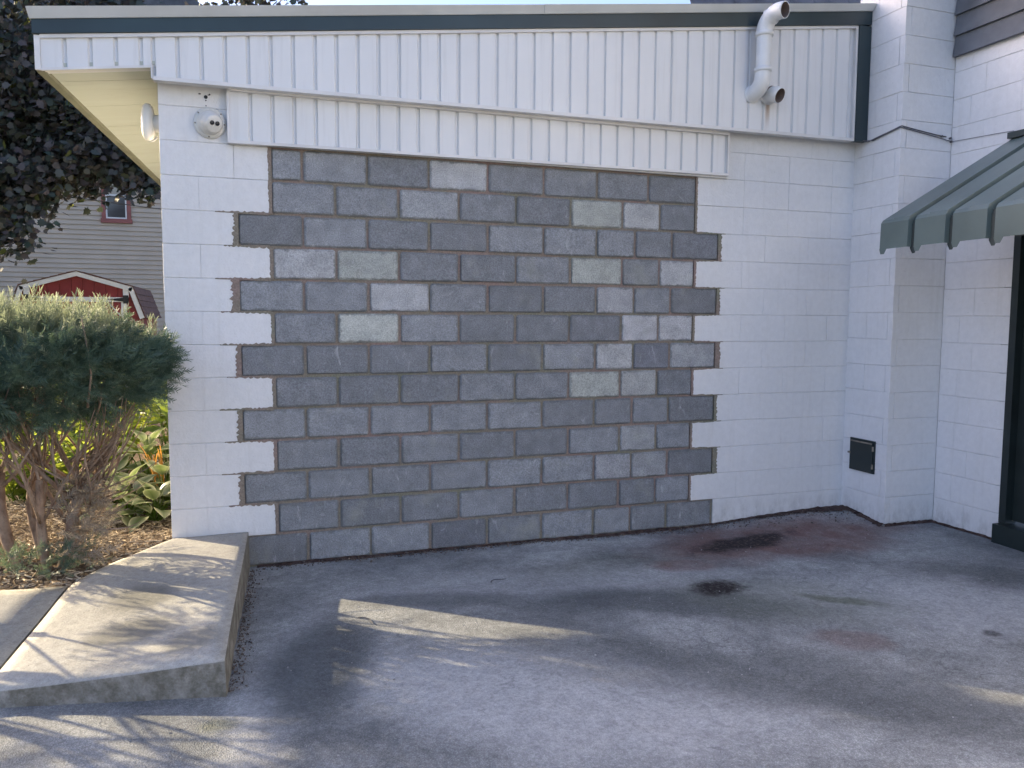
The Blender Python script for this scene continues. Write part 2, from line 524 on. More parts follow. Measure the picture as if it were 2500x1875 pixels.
t = NT('mulch_soil')
base = t.mix(t.rng(t.noise(30, 5, .7), .35, .65), (.085, .062, .045), (.20, .15, .105))
M['soil'] = t.end(t.pbsdf(base, 1, t.bump(t.noise(45, 4, .7), 1, .02), spec=.1))
t = NT('mulch_chips')
isl = t.n('ShaderNodeNewGeometry').outputs['Random Per Island']
base = t.mix(isl, (.19, .145, .10), (.60, .50, .36))
M['chips'] = t.end(t.pbsdf(base, .95, spec=.15))
t = NT('grass_ground')
base = t.mix(t.rng(t.noise(3, 5, .7), .35, .65), (.045, .065, .025), (.09, .10, .04))
M['ground'] = t.end(t.pbsdf(base, 1, t.bump(t.noise(40, 4, .7), 1, .03), spec=.1))
t = NT('wall_foot_dirt')
base = t.mix(t.rng(t.noise(16, 5, .7), .35, .65), (.028, .020, .018), (.115, .078, .066))
M['dirt'] = t.end(t.pbsdf(base, 1, t.bump(t.noise(60, 4, .7), 1, .01), spec=.1))
M['crumb'] = simple('crumbs', (.15, .12, .10), .95, .5, 14)
M['pebble'] = simple('pebbles', (.34, .33, .32), .9, .4, 9)


# ------------------------------------------------------------------ the setting: ground, asphalt, slabs
def grid(name, x0, x1, y0, y1, nx, ny, zf, mat, parent=None, keep=None):
    vs, fs = [], []
    for j in range(ny + 1):
        for i in range(nx + 1):
            x = x0 + (x1 - x0) * i / nx
            y = y0 + (y1 - y0) * j / ny
            vs.append((x, y, zf(x, y)))
    for j in range(ny):
        for i in range(nx):
            a = j * (nx + 1) + i
            if keep and not keep(x0 + (x1 - x0) * (i + .5) / nx, y0 + (y1 - y0) * (j + .5) / ny): continue
            fs.append((a, a + 1, a + nx + 2, a + nx + 1))
    return MB().add(vs, fs).build(name, mat, parent, True)


def wav(x, y):
    return .004 * math.sin(2.1 * x + 1.3 * y) + .003 * math.sin(4.3 * y - 3.1 * x + 1) + .002 * math.sin(7.7 * x + 5.1 * y)


tag(MB().add([(-600, -600, -.30), (600, -600, -.30), (600, 900, -.30), (-600, 900, -.30)], [(0, 1, 2, 3)]).build('ground', M['ground']), 'grassy earth under and behind everything', kind='structure')


def z_asph(x, y):
    g = -.205 + wav(x, y)
    u = max(0, min(1, (x - 3.0) / 1.4)) * max(0, min(1, (y + .55) / .5))
    g += .055 * u * u * (3 - 2 * u)
    return g


tag(grid('asphalt_lot', -12, 9, -16, .04, 168, 128, z_asph, M['asphalt']), 'worn grey asphalt with rust and oil stains in front of the wall', kind='structure')


def z_slab(x, y):
    s = max(0, -y / 1.7)
    fx = -.035 + (max(x, -1.2) + .27) * .11
    return .04 * (1 - s) + fx * s


def slab(name, right, left, label, nu=14):
    """right/left: lists of matching (x,y) from wall to kerb"""
    nv = len(right) - 1
    vs, fs = [], []
    for j in range(nv + 1):
        for i in range(nu + 1):
            u = i / nu
            x = right[j][0] * (1 - u) + left[j][0] * u
            y = right[j][1] * (1 - u) + left[j][1] * u
            edge = i in (0, nu) or j in (0, nv)
            vs.append((x, y, z_slab(x, y) - (.010 if edge else 0) + wav(x * 2, y * 2) * .5))
    for j in range(nv):
        for i in range(nu):
            a = j * (nu + 1) + i
            fs.append((a, a + nu + 1, a + nu + 2, a + 1))
    rim = [i for i in range(nu + 1)] + [(j + 1) * (nu + 1) - 1 for j in range(1, nv + 1)] + [nv * (nu + 1) + i for i in range(nu - 1, -1, -1)] + [j * (nu + 1) for j in range(nv - 1, 0, -1)]
    n0 = len(vs)
    cx = sum(vs[r][0] for r in rim) / len(rim)
    cy = sum(vs[r][1] for r in rim) / len(rim)
    for r in rim:
        vs.append((vs[r][0] + R.uniform(-.004, .004) + .006 * (1 if vs[r][0] > cx else -1), vs[r][1] + R.uniform(-.004, .004), -.26))
    k = len(rim)
    for i in range(k):
        fs.append((rim[i], rim[(i + 1) % k], n0 + (i + 1) % k, n0 + i))
    o = MB().add(vs, fs).build(name, M['concrete'])
    for pl in o.data.polygons[:nu * nv]: pl.use_smooth = True
    return tag(o, label, kind='structure')


def along(pts, n):
    """resample a polyline to n+1 points"""
    L = [0]
    for a, b in zip(pts, pts[1:]): L.append(L[-1] + math.dist(a, b))
    out = []
    for i in range(n + 1):
        s = L[-1] * i / n
        k = max(j for j in range(len(pts)) if L[j] <= s + 1e-9)
        if k == len(pts) - 1: out.append(pts[-1]); continue
        f = (s - L[k]) / (L[k + 1] - L[k])
        out.append((pts[k][0] + (pts[k + 1][0] - pts[k][0]) * f, pts[k][1] + (pts[k + 1][1] - pts[k][1]) * f))
    return out


NV = 26
right = along([(-.168, -.004), (-.205, -.60), (-.245, -1.2), (-.278, -1.785)], NV)
left = along([(-.60, -.004), (-.886, -.331), (-.985, -.448), (-1.065, -.60), (-1.13, -1.03), (-1.185, -1.38), (-1.215, -1.585)], NV)
slab('concrete_sidewalk', right, left, 'raised concrete apron slab at the white wall corner')
l2 = along([(-1.078, -.605), (-1.143, -1.03), (-1.198, -1.38), (-1.228, -1.583)], 10)
l3 = along([(-7.0, .29), (-7.0, -.1), (-7.0, -.5)], 10)
slab('concrete_sidewalk', l2, l3, 'concrete walkway slab running off to the left past the joint', 30)


def mulch_line(x):
    if x > -.985: return -.004 + (x + .60) * 1.153
    if x > -1.065: return -.448 + (x + .985) * 1.9
    return -.605 + (-1.078 - x) * .151


def z_mulch(x, y):
    b = .012 + .11 * min(y, 0) + .03 * math.sin(3 * x + 1) * math.sin(2.3 * y) * (1 if y > .3 else .3)
    return b + .008 * math.sin(17 * x + 3 * y) * math.sin(13 * y)


tag(grid('mulch_bed', -7.2, -.60, -1.0, 6.0, 132, 140, z_mulch, M['soil'], keep=lambda x, y: y > mulch_line(x) - .04), 'brown mulch planting bed beside the white wall', kind='structure')
chips = []
for i in range(9000):
    x = R.uniform(-2.3, -.60) if i < 7000 else R.uniform(-4.5, -2.2)
    y = R.uniform(-.9, 1.5)
    if y < mulch_line(x) + .012: continue
    L = R.uniform(.012, .055)
    d = Vector((R.gauss(0, 1), R.gauss(0, 1), R.gauss(0, .22)))
    chips.append(frame_from(d, R.uniform(-.5, .5), (L, R.uniform(.003, .008), R.uniform(.002, .005)), (x, y, z_mulch(x, y) + R.uniform(.0, .014))))
cv_ = [(-.5, -.5, -.5), (.5, -.7, -.5), (.6, .5, -.5), (-.6, .6, -.5), (-.45, -.4, .5), (.4, -.5, .5), (.5, .4, .5), (-.5, .4, .5)]
cf_ = [(0, 1, 5, 4), (1, 2, 6, 5), (2, 3, 7, 6), (3, 0, 4, 7), (4, 5, 6, 7)]
tag(scatter(cv_, cf_, chips, 'mulch_chips', M['chips']), 'loose shredded mulch chips over the planting bed', 'mulch', kind='stuff')

# ------------------------------------------------------------------ the low block building
BLD = thing('block_building', (-.6, 0, 0), 'low white block building with its doorway filled in by bare grey blocks', 'building')
CH = .2032
TOP = 12 * CH
SK = .069            # the side wall leans a little off square


def zb(k): return (12 - k) * CH      # height of the bed joint under course k


infill = MB().box(-.245, 3.30, .0125, .19, -.30, TOP + .03).build('infill_wall', M['mortar'], BLD)
infill['label'] = 'bare grey concrete block infill with brown mortar joints'


def block_mesh(w, h, d, bev, jit, seed, mat, cr=.010, bevx=None):
    """block with worn arrises: back ring, edge ring and an inset face ring, corners knocked off"""
    r = random.Random(seed)
    j = lambda k=1.0: r.uniform(-jit, jit) * k
    bx = bev if bevx is None else bevx
    vs = []
    for y, k in ((d, 0), (bev * .9, 0), (0, 1.0)):
        ix, iz = bx * k, bev * k
        c = cr * (1 if k == 0 else .85)
        ring = [(ix + c, iz), (w - ix - c, iz), (w - ix, iz + c), (w - ix, h - iz - c), (w - ix - c, h - iz), (ix + c, h - iz), (ix, h - iz - c), (ix, iz + c)]
        for x, z in ring:
            vs.append((x + j(), y + (j(.4) if y < d else 0), z + j()))
    fs = []
    for L in range(2):
        for i in range(8):
            i2 = (i + 1) % 8
            fs.append((L * 8 + i2, L * 8 + i, L * 8 + 8 + i, L * 8 + 8 + i2))
    fs.append(tuple(range(16, 24)))
    return MB().add(vs, fs).mesh('block', mat)


GREY = (.226, .236, .250)
LIGHT = (.415, .422, .43)
YEL = (.375, .392, .365)
DARK = (.20, .207, .217)
tone = {(1, 3): (0.403, 0.412, 0.420), (2, 2): (0.319, 0.331, 0.344), (2, 5): YEL, (2, 6): (0.395, 0.403, 0.403), (3, 0): DARK, (3, 8): (0.202, 0.210, 0.227),
        (4, 0): LIGHT, (4, 1): YEL, (4, 5): YEL, (4, 7): LIGHT, (5, 2): LIGHT, (5, 6): (0.353, 0.358, 0.370), (6, 1): (0.462, 0.479, 0.445),
        (6, 6): (0.437, 0.440, 0.454), (6, 7): (0.437, 0.440, 0.450), (6, 5): (0.210, 0.218, 0.235), (7, 6): (0.395, 0.400, 0.403), (7, 7): (0.202, 0.210, 0.235),
        (7, 8): (0.344, 0.353, 0.361), (8, 5): YEL, (8, 6): (0.370, 0.378, 0.370), (9, 8): DARK, (10, 6): (0.319, 0.328, 0.336), (11, 8): DARK,
        (11, 6): (0.319, 0.324, 0.336), (11, 7): (0.311, 0.319, 0.328), (13, 0): DARK, (13, 3): (0.168, 0.176, 0.193), (5, 8): DARK, (4, 6): (0.235, 0.244, 0.252)}


def row_joints(r):
    if r == 1: return [0] + [.2032 + .4064 * i for i in range(8)]
    if r % 2 == 0: return [.4064 * i for i in range(7)] + [2.7432, 3.048]
    return [-.2032 + .4064 * i for i in range(7)] + [2.54, 2.8448, 3.2512]


MESHC = {}
MJ = .0162
for r in range(1, 14):
    js = row_joints(r)
    for i in range(len(js) - 1):
        a, b = js[i], js[i + 1]
        first, last = i == 0, i == len(js) - 2
        la = MJ if not first else .024
        lb = MJ if not last else .022
        x0, w = a + la / 2 + (.008 if first else 0), (b - a) - la / 2 - lb / 2 - (.008 if first else 0) - (.006 if last else 0)
        h = CH - MJ
        key = (round(w, 3), R.randrange(4))
        if key not in MESHC:
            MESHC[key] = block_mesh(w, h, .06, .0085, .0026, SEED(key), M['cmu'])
        c = tone.get((r, i))
        if c is None:
            k = R.uniform(.86, 1.24)
            c = tuple(q * k for q in GREY)
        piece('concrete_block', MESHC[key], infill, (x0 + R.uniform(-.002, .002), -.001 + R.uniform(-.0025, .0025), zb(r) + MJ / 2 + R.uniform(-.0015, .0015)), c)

# ragged mortar left where the painted wall was toothed
def ragged_strip(pts_a, pts_b, y0, y1, jit, seed, n=14):
    """strip between two polylines (x,z) with a torn outline"""
    r = random.Random(seed)
    vs, fs = [], []
    for i in range(n + 1):
        u = i / n
        pa = Vector(pts_a[0]).lerp(Vector(pts_a[1]), u)
        pb = Vector(pts_b[0]).lerp(Vector(pts_b[1]), u)
        ja = r.uniform(-jit, jit) if 0 < i < n else 0
        d = (pb - pa).normalized()
        pa = pa + d * ja
        for p in (pa, pb):
            vs.append((p.x, y0, p.y))
        for p in (pa, pb):
            vs.append((p.x, y1, p.y))
    for i in range(n):
        a = i * 4
        fs += [(a, a + 1, a + 5, a + 4), (a, a + 4, a + 6, a + 2), (a + 1, a + 3, a + 7, a + 5)]
    return vs, fs


mo, mr = MB(), MB()
for r in range(1, 13):
    js = row_joints(r)
    L, Rr = js[0], js[-1]
    z0, z1 = zb(r), zb(r) + CH
    out_l = R.choice((.010, .014, .020, .032)) + .008 * R.random()
    out_r = R.choice((.007, .010, .018)) + .008 * R.random()
    if r % 2 == 1 and r > 1:
        mo.add(*ragged_strip([(L - out_l, z0), (L - out_l * .6, z1)], [(L + .018, z0), (L + .018, z1)], -.0030, .02, .0085 + out_l * .12, r, 18))
        mr.add(*ragged_strip([(Rr + out_r, z0), (Rr + out_r * 1.2, z1)], [(Rr - .014, z0), (Rr - .014, z1)], -.0026, .02, .0085, r + 40, 18))
        # horizontal licks running out along the bed joints
        for zz, ln, up in ((z1, .13, 1), (z0, .085, -1)):
            e = ln * R.uniform(.7, 1.2)
            mo.add(*ragged_strip([(L - e, zz + up * .003), (0, zz + up * .010)], [(L - e, zz - up * .003), (0, zz - up * .010)], -.0022, .02, .0055, r * 3 + up, 26))
            e = .035 * R.uniform(.6, 1.8)
            mr.add(*ragged_strip([(Rr + e, zz + up * .002), (3.048, zz + up * .009)], [(Rr + e, zz - up * .002), (3.048, zz - up * .009)], -.0024, .02, .003, r * 5 + up, 14))
    else:
        mo.add(*ragged_strip([(L - .002, z0), (L - .005, z1)], [(L + .018, z0), (L + .018, z1)], -.0016, .02, .0036, r + 80, 20))
        mr.add(*ragged_strip([(Rr + .004, z0), (Rr + .004, z1)], [(Rr - .014, z0), (Rr - .014, z1)], -.0014, .02, .0036, r + 120, 20))
mo.build('torn_mortar', M['mortar'], BLD)
mr.build('torn_mortar', M['mortar'], BLD)

# painted courses each side of the infill
WR = 4.478
core = MB()
core.box(-.612, -.246, .006, .19, -.30, 2.9)
core.box(3.301, WR + .2, .006, .19, -.30, 2.9)
core.box(-.246, 3.301, .006, .19, TOP + .031, 2.9)
pw = core.build('painted_wall', M['paint'], BLD)
PJ = .0021
PM = {}


def painted(parent, x0, x1, z0, z1, y=0.0, axis='x', mat=None, name='painted_block'):
    w, h = (x1 - x0) - .0008, (z1 - z0) - PJ
    key = (round(w, 3), round(h, 3), R.randrange(3), axis)
    if key not in PM:
        me = block_mesh(w, h, .05, .0030, .0007, SEED(key), M['paint'], .0015, .0007)
        if axis == 'y':      # face looks toward -x
            me.transform(Matrix(((0, 1, 0, 0), (-1, 0, 0, 0), (0, 0, 1, 0), (0, 0, 0, 1))))
        PM[key] = me
    dy = R.uniform(-.0008, .0008)
    if axis == 'x': loc = (x0 + .0004, y + dy, z0 + PJ / 2)
    else: loc = (y + dy, x1 - .0004, z0 + PJ / 2)
    return piece(name, PM[key], parent, loc)


CX = -.617
for r in range(-1, 13):
    z0 = zb(r)
    if r in (0, -1): js = [CX, -.4064, 0] if r == 0 else [CX, -.2032, 0]
    elif r == 1: js = [CX, -.2032, 0]
    elif r % 2 == 0: js = [CX, -.4064, 0]
    else: js = [CX, -.2032]
    for a, b in zip(js, js[1:]): painted(pw, a, b, z0, z0 + CH)
for r in range(-1, 14):
    z0 = zb(r)
    a0 = 3.048 if (r % 2 == 0 or r == 1) else 3.2512
    if r == -1: a0 = 3.2512
    js = [a0]
    while js[-1] + .4064 < WR - .08: js.append(js[-1] + .4064)
    js.append(WR + .02)
    for a, b in zip(js, js[1:]): painted(pw, a, b, z0, z0 + CH)

# drilled holes over the camera: flat black discs put in for their dark insides
hole = MB()
for x, z, rr in ((-.352, 2.706, .011), (-.388, 2.722, .0045), (-.381, 2.722, .003), (-.330, 2.722, .0048), (-.338, 2.719, .003), (-.352, 2.686, .004), (-.352, 2.655, .0035)):
    hole.lathe([(rr, 0), (rr, .004)], (x, -.0035, z), (0, 1, 0), 10)
hole.build('drill_hole_discs', M['black'], pw)

# side wall on the left, running back
sw = MB()
for r in range(-1, 14):
    z0 = zb(r)
    sw.add([(CX + .004, .012, z0 + .002), (CX + SK * 7.5, 7.5, z0 + .002), (CX + SK * 7.5, 7.5, z0 + CH - .002), (CX + .004, .012, z0 + CH - .002),
            (CX + .05, .012, z0 + .002), (CX + SK * 7.5 + .05, 7.5, z0 + .002), (CX + SK * 7.5 + .05, 7.5, z0 + CH - .002), (CX + .05, .012, z0 + CH - .002)],
           [(3, 2, 1, 0), (0, 1, 5, 4), (2, 3, 7, 6)])
sw.add([(CX + .012, .0, -.3), (CX + SK * 7.5 + .012, 7.5, -.3), (CX + SK * 7.5 + .012, 7.5, 2.95), (CX + .012, .0, 2.95)], [(3, 2, 1, 0)])
sw.build('side_wall', M['paint'], BLD)
MB().box(-.10, 4.6, 7.3, 7.5, -.3, 3.3).build('back_wall', M['paint'], BLD)

# roof line: numbers read along x
YF = -.11


def f_top(x): return 3.060 + .1299 * (x + 1.247)
def d_top(x): return 3.013 + .1312 * (x + 1.247)
def d_bot(x): return 2.930 + .1275 * (x + 1.247)
def s_bot(x): return 2.746 + .1300 * (x + 1.223)


XL, XR = -1.225, 4.472
# fascia (dark) and the vertical corner board
fb = MB()
fb.prism([(XL - .004, d_bot(XL)), (XR, d_bot(XR)), (XR, d_top(XR)), (XL - .004, d_top(XL))], 1, YF - .024, YF + .03)
fb.build('fascia_board', M['fascia'], BLD)
MB().box(4.362, XR, YF - .0225, YF + .03, 2.775, d_bot(4.362) - .002).build('corner_board', M['fascia'], BLD)
# gravel stop in two lengths, flared outwards at the top
for a, b, dy in ((XL - .022, 1.775, 0.0), (1.755, XR, -.004)):
    g = MB()
    ya, yb_ = YF - .032 + dy, YF - .062 + dy
    za = lambda x: d_top(x) - .006
    vs = [(a + .010, ya, za(a)), (b, ya, za(b)), (b, yb_, f_top(b)), (a, yb_, f_top(a)), (a, YF + .25, f_top(a) + .004), (b, YF + .25, f_top(b) + .004),
          (a + .010, YF + .25, za(a) - .0), (b, YF + .25, za(b))]
    g.add(vs, [(0, 1, 2, 3), (3, 2, 5, 4), (0, 3, 4, 6), (1, 7, 5, 2), (0, 6, 7, 1)])
    g.build('roof_edge_flashing', M['flash'], BLD)
# roof deck
rf = MB()
ye = 7.7
rf.add([(XL, YF + .1, d_top(XL) + .01), (XR, YF + .1, d_top(XR) + .01), (XR, ye, d_top(XR) + .01), (XL + SK * ye, ye, d_top(XL) + .01),
        (XL, YF + .1, d_bot(XL) - .02), (XR, YF + .1, d_bot(XR) - .02), (XR, ye, d_bot(XR) - .02), (XL + SK * ye, ye, d_bot(XL) - .02)],
       [(0, 1, 2, 3), (7, 6, 5, 4), (1, 5, 6, 2), (3, 2, 6, 7), (0, 3, 7, 4)])
rf.build('roof', M['roofing'], BLD)
# eave board along the left edge
eb = MB()
eb.add([(XL + .002, YF + .01, 2.742), (XL + SK * ye + .002, ye, 2.742), (XL + SK * ye + .002, ye, d_top(XL)), (XL + .002, YF + .01, d_top(XL)),
        (XL + .045, YF + .01, 2.742), (XL + SK * ye + .045, ye, 2.742), (XL + SK * ye + .045, ye, d_top(XL)), (XL + .045, YF + .01, d_top(XL))],
       [(3, 2, 1, 0), (0, 1, 5, 4), (4, 5, 6, 7), (0, 4, 7, 3), (1, 2, 6, 5)])
eb.build('eave_board', M['eave'], BLD)
# soffit boards under the overhang
y = YF + .01
k = 0
while y < 7.0:
    y2 = y + .285
    sb = MB()
    xa, xb = XL + .046 + SK * y, XL + .046 + SK * y2
    xc, xd = -.60 + SK * y, -.60 + SK * y2
    off = .014 + R.uniform(-.001, .001)
    q = [(xa, y + .002, s_bot(XL + .046) + off), (xc, y + .002, s_bot(-.60) + off), (xd, y2 - .002, s_bot(-.60) + off), (xb, y2 - .002, s_bot(XL + .046) + off)]
    sb.add(q + [(p[0], p[1], p[2] + .02) for p in q], [(0, 1, 2, 3), (7, 6, 5, 4), (0, 4, 5, 1), (1, 5, 6, 2), (2, 6, 7, 3), (3, 7, 4, 0)])
    sb.build('soffit_board', M['soffit'], BLD)
    y = y2

# ribbed siding: every board a piece of its own with its groove
def siding_board(parent, x0, x1, zb0, zb1, zt0, zt1, y):
    g, dp = .026, .015
    prof = [(x0, y), (x1 - g, y), (x1 - g * .72, y + dp), (x1 - g * .28, y + dp), (x1, y + .0015)]
    fl = lambda x: zb0 + (zb1 - zb0) * (x - x0) / (x1 - x0)
    tp = lambda x: zt0 + (zt1 - zt0) * (x - x0) / (x1 - x0)
    vs = [(x, yy, fl(x)) for x, yy in prof] + [(x, yy, tp(x)) for x, yy in prof]
    n = len(prof)
    fs = [(i, i + 1, n + i + 1, n + i) for i in range(n - 1)]
    return MB().add(vs, fs).build('siding_board', M['siding'], parent)


gs = MB()
gs.prism([(XL + .002, s_bot(XL)), (-.634, s_bot(-.634)), (-.634, 2.760), (4.362, 2.786), (4.362, d_bot(4.362)), (XL + .002, d_bot(XL))], 1, YF + .020, YF + .085)
gab = gs.build('gable_siding', M['siding'], BLD)
P_ = .1295
x = XL + .030
while x < 4.340:
    x1 = min(x + P_, 4.342)
    if x < -.634 < x1: x1 = -.612
    if x1 - x > .05:
        lo = (lambda q: s_bot(q) + .001) if x1 <= -.60 else (lambda q: 2.772 + (q + .634) * .0052)
        siding_board(gab, x, x1, lo(x), lo(x1), d_bot(x) - .004, d_bot(x1) - .004, YF + .002)
    x = x1
# J-channels round the siding
tr = MB()
def strip(a, b, w, y0, y1, dst):
    (xa, za), (xb, zb_) = a, b
    dst.prism([(xa, za), (xb, zb_), (xb, zb_ + w), (xa, za + w)], 1, y0, y1)
strip((XL + .03, d_bot(XL + .03) - .021), (4.34, d_bot(4.34) - .021), .020, YF - .012, YF + .012, tr)
strip((-.630, 2.748), (4.360, 2.776), .022, YF - .010, YF + .05, tr)
strip((XL + .03, s_bot(XL + .03) - .006), (-.636, s_bot(-.636) - .006), .014, YF - .006, YF + .03, tr)
tr.box(XL + .001, XL + .0295, YF - .008, YF + .03, s_bot(XL), d_bot(XL) - .002)
tr.box(4.3415, 4.3605, YF - .0095, YF + .03, 2.80, d_bot(4.35) - .002)
tr.box(-.640, -.6315, YF - .007, YF + .03, 2.757, s_bot(-.634) + .02)
tr.build('siding_trim', M['trim'], BLD)

YL = -.04
ls = MB().box(-.232, 3.285, YL + .020, .003, 2.443, 2.770).build('header_siding', M['siding'], BLD)
x = -.217
while x < 3.255:
    x1 = min(x + P_, 3.268)
    if x1 - x > .04: siding_board(ls, x, x1, 2.455 + .0045 * x, 2.455 + .0045 * x1, 2.765, 2.765, YL + .002)
    x = x1
tr = MB()
strip((-.234, 2.438), (3.286, 2.456), .018, YL - .010, .002, tr)
strip((-.217, 2.742), (3.270, 2.750), .020, YL - .024, YL + .011, tr)
tr.box(-.234, -.2175, YL - .0085, .0015, 2.457, 2.769)
tr.box(3.2695, 3.286, YL - .0085, .0015, 2.4745, 2.769)
tr.build('header_trim', M['trim'], BLD)

# ------------------------------------------------------------------ chimney
X1, X2, YC = 4.478, 4.965, -.465
CHM = thing('chimney', (4.72, -.22, -.2), 'white painted block chimney in the corner of the two walls', 'chimney')
ck = MB().box(X1 + .006, X2 + .05, YC + .006, .0, -.30, 6.2).build('chimney_core', M['paint'], CHM)
for r in range(-14, 14):
    z0 = zb(r) + .025
    if r % 2:
        painted(ck, YC + .001, .004, z0, z0 + CH, X1, 'y')
        painted(ck, X1 + .052, X2, z0, z0 + CH, YC, 'x')
    else:
        painted(ck, YC + .052, -.20, z0, z0 + CH, X1, 'y')
        painted(ck, -.20, .004, z0, z0 + CH, X1, 'y')
        painted(ck, X1 + .001, X2, z0, z0 + CH, YC, 'x')
cd = MB()
cd.box(X1 - .012, X1 + .01, -.352, -.090, .188, .446)
ad = cd.build('cleanout_door', M['door_green'], CHM)
ad['label'] = 'small dark green iron cleanout door'
MB().box(X1 - .020, X1 - .012, -.338, -.106, .206, .428).build('door_leaf', M['door_green'], ad)
for zz in (.245, .385):
    hg = MB()
    hg.tube([(X1 - .020, -.343, zz - .018), (X1 - .020, -.343, zz + .018)], .007, 8)
    hg.build('hinge', M['steel'], ad)
MB().box(X1 - .028, X1 - .010, -.108, -.083, .318, .332).build('latch', M['steel'], ad)
MB().bar((X1 - .024, -.11, .424), (X1 - .024, -.335, .424), .006, .01).build('door_lip', M['steel'], ad)

cbl = MB()
cbl.tube([(4.44, -.125, 2.775), (4.468, -.15, 2.772), (4.469, -.22, 2.783), (4.469, -.34, 2.800), (4.468, -.455, 2.818), (4.472, -.476, 2.822), (4.50, -.474, 2.818), (4.65, -.473, 2.800), (4.80, -.474, 2.782), (4.90, -.476, 2.774)], .0045, 6)
cbl.tube([(4.43, -.135, 2.782), (4.467, -.20, 2.770), (4.468, -.33, 2.792), (4.467, -.46, 2.812), (4.50, -.4745, 2.808), (4.66, -.4745, 2.786), (4.82, -.475, 2.764), (4.955, -.478, 2.742)], .0035, 6)
cbl.tube([(4.955, -.478, 2.742), (4.958, -.60, 2.735), (4.958, -.85, 2.722), (4.958, -.99, 2.712)], .002, 5)
for q in ((4.86, -.474, 2.776), (4.945, -.474, 2.768), (4.95, -.478, 2.742)):
    cbl.lathe([(.008, 0), (.008, .014)], (q[0], q[1] - .006, q[2]), (0, 1, 0), 8)
tag(cbl.build('wall_cable', M['cable'], None, True), 'thin grey cable strung round the white chimney below the dark board', 'cable')

# ------------------------------------------------------------------ the taller building on the right
TB = thing('tall_building', (X2, -2.0, -.2), 'taller white block building with grey shake siding and dark doorway', 'building')
tw = MB().box(X2 + .006, X2 + .2, -.97, YC + .3, -.30, 3.36)
tw.box(X2 + .006, X2 + .2, -2.02, -.97, 2.02, 3.36)
tw.box(X2 + .006, X2 + .2, -9.2, -2.02, -.30, 3.36)
tw.box(X2 + .006, X2 + .25, -9.2, .0, 3.36, 6.0)
tw.box(X2 + .2, X2 + 6, -9.2, -9.0, -.3, 6.0)
tw.box(X2 + .25, X2 + 6, -.02, .2, -.3, 6.0)
tw_o = tw.build('block_wall', M['paint'], TB)
DY0 = -1.035
for r in range(-4, 14):
    z0 = zb(r) + .0
    y_end = DY0
    js = [YC - .002, -.74 if r % 2 else -.62, y_end] if z0 < 2.0 else [YC - .002, -.74 if r % 2 else -.62, -1.03, -1.43, -1.84, -2.2]
    for a, b in zip(js, js[1:]):
        painted(tw_o, b, a, z0, z0 + CH, X2, 'y')
for r in range(3, 14):
    for a, b in ((-2.05, -2.45), (-2.45, -2.86), (-2.86, -3.26)):
        painted(tw_o, b, a, zb(r), zb(r) + CH, X2, 'y')
dr = MB()
dr.box(X2 - .004, X2 + .10, DY0 - .055, DY0 - .002, -.06, 2.03)
dr.box(X2 - .004, X2 + .10, -2.04, -1.99, -.06, 2.03)
dr.box(X2 - .004, X2 + .10, -1.99, DY0 - .055, 1.98, 2.03)
dd = MB().box(X2 + .06, X2 + .10, -1.989, DY0 - .056, -.04, 1.979).build('door', M['door_green'], TB)
dr.build('door_frame', M['door_green'], dd)
MB().box(X2 + .045, X2 + .06, -1.90, -1.18, .15, .85).build('door_panel', M['door_green'], dd)
MB().box(X2 + .045, X2 + .06, -1.90, -1.18, 1.0, 1.8).build('door_panel', M['door_green'], dd)
MB().box(X2 - .06, X2 + .2, -2.06, DY0 - .002, -.30, -.065).build('door_step', M['door_green'], TB)
# grey shakes above
zz = 3.36
k = 0
while zz < 5.9:
    yy = YC - .012
    while yy > -3.9:
        wdt = R.uniform(.75, 1.25)
        y2 = max(yy - wdt, -4.0)
        b = MB()
        b.add([(X2 - .045, y2 + .002, zz), (X2 - .045, yy - .002, zz), (X2 - .018, yy - .002, zz + .175), (X2 - .018, y2 + .002, zz + .175),
               (X2 - .012, y2 + .002, zz), (X2 - .012, yy - .002, zz), (X2 + .004, yy - .002, zz + .175), (X2 + .004, y2 + .002, zz + .175)],
              [(1, 0, 3, 2), (0, 1, 5, 4), (0, 4, 7, 3), (1, 2, 6, 5)])
        b.build('shake_board', M['shake'], TB)
        yy = y2
    zz += .152
    k += 1
# its blue grey roof showing over the low roof line
for i in range(9):
    z0 = 4.68 + .16 * i
    xl = 4.30 + .30 * i
    y0 = 3.0 + .10 * i
    xx = xl
    while xx < 9.5:
        w = R.uniform(.30, .50)
        b = MB()
        x2 = min(xx + w, 9.6)
        b.add([(xx + .004, y0 - .03, z0), (x2 - .004, y0 - .03, z0), (x2 - .004, y0 + .085, z0 + .185), (xx + .004, y0 + .085, z0 + .185), (xx + .004, y0, z0), (x2 - .004, y0, z0)],
              [(0, 1, 2, 3), (4, 5, 1, 0), (0, 3, 4), (1, 5, 2)])
        b.build('roof_shingle', M['shake2'], TB)
        xx = x2
MB().add([(4.2, 3.02, 4.6), (9.6, 3.02, 4.6), (9.6, 4.2, 6.5), (7.4, 4.2, 6.5), (9.6, 4.4, 4.4), (4.2, 4.4, 4.4)], [(0, 1, 2, 3), (1, 4, 2), (0, 3, 5), (3, 2, 4, 5)]).build('roof_deck', M['shake2'], TB)

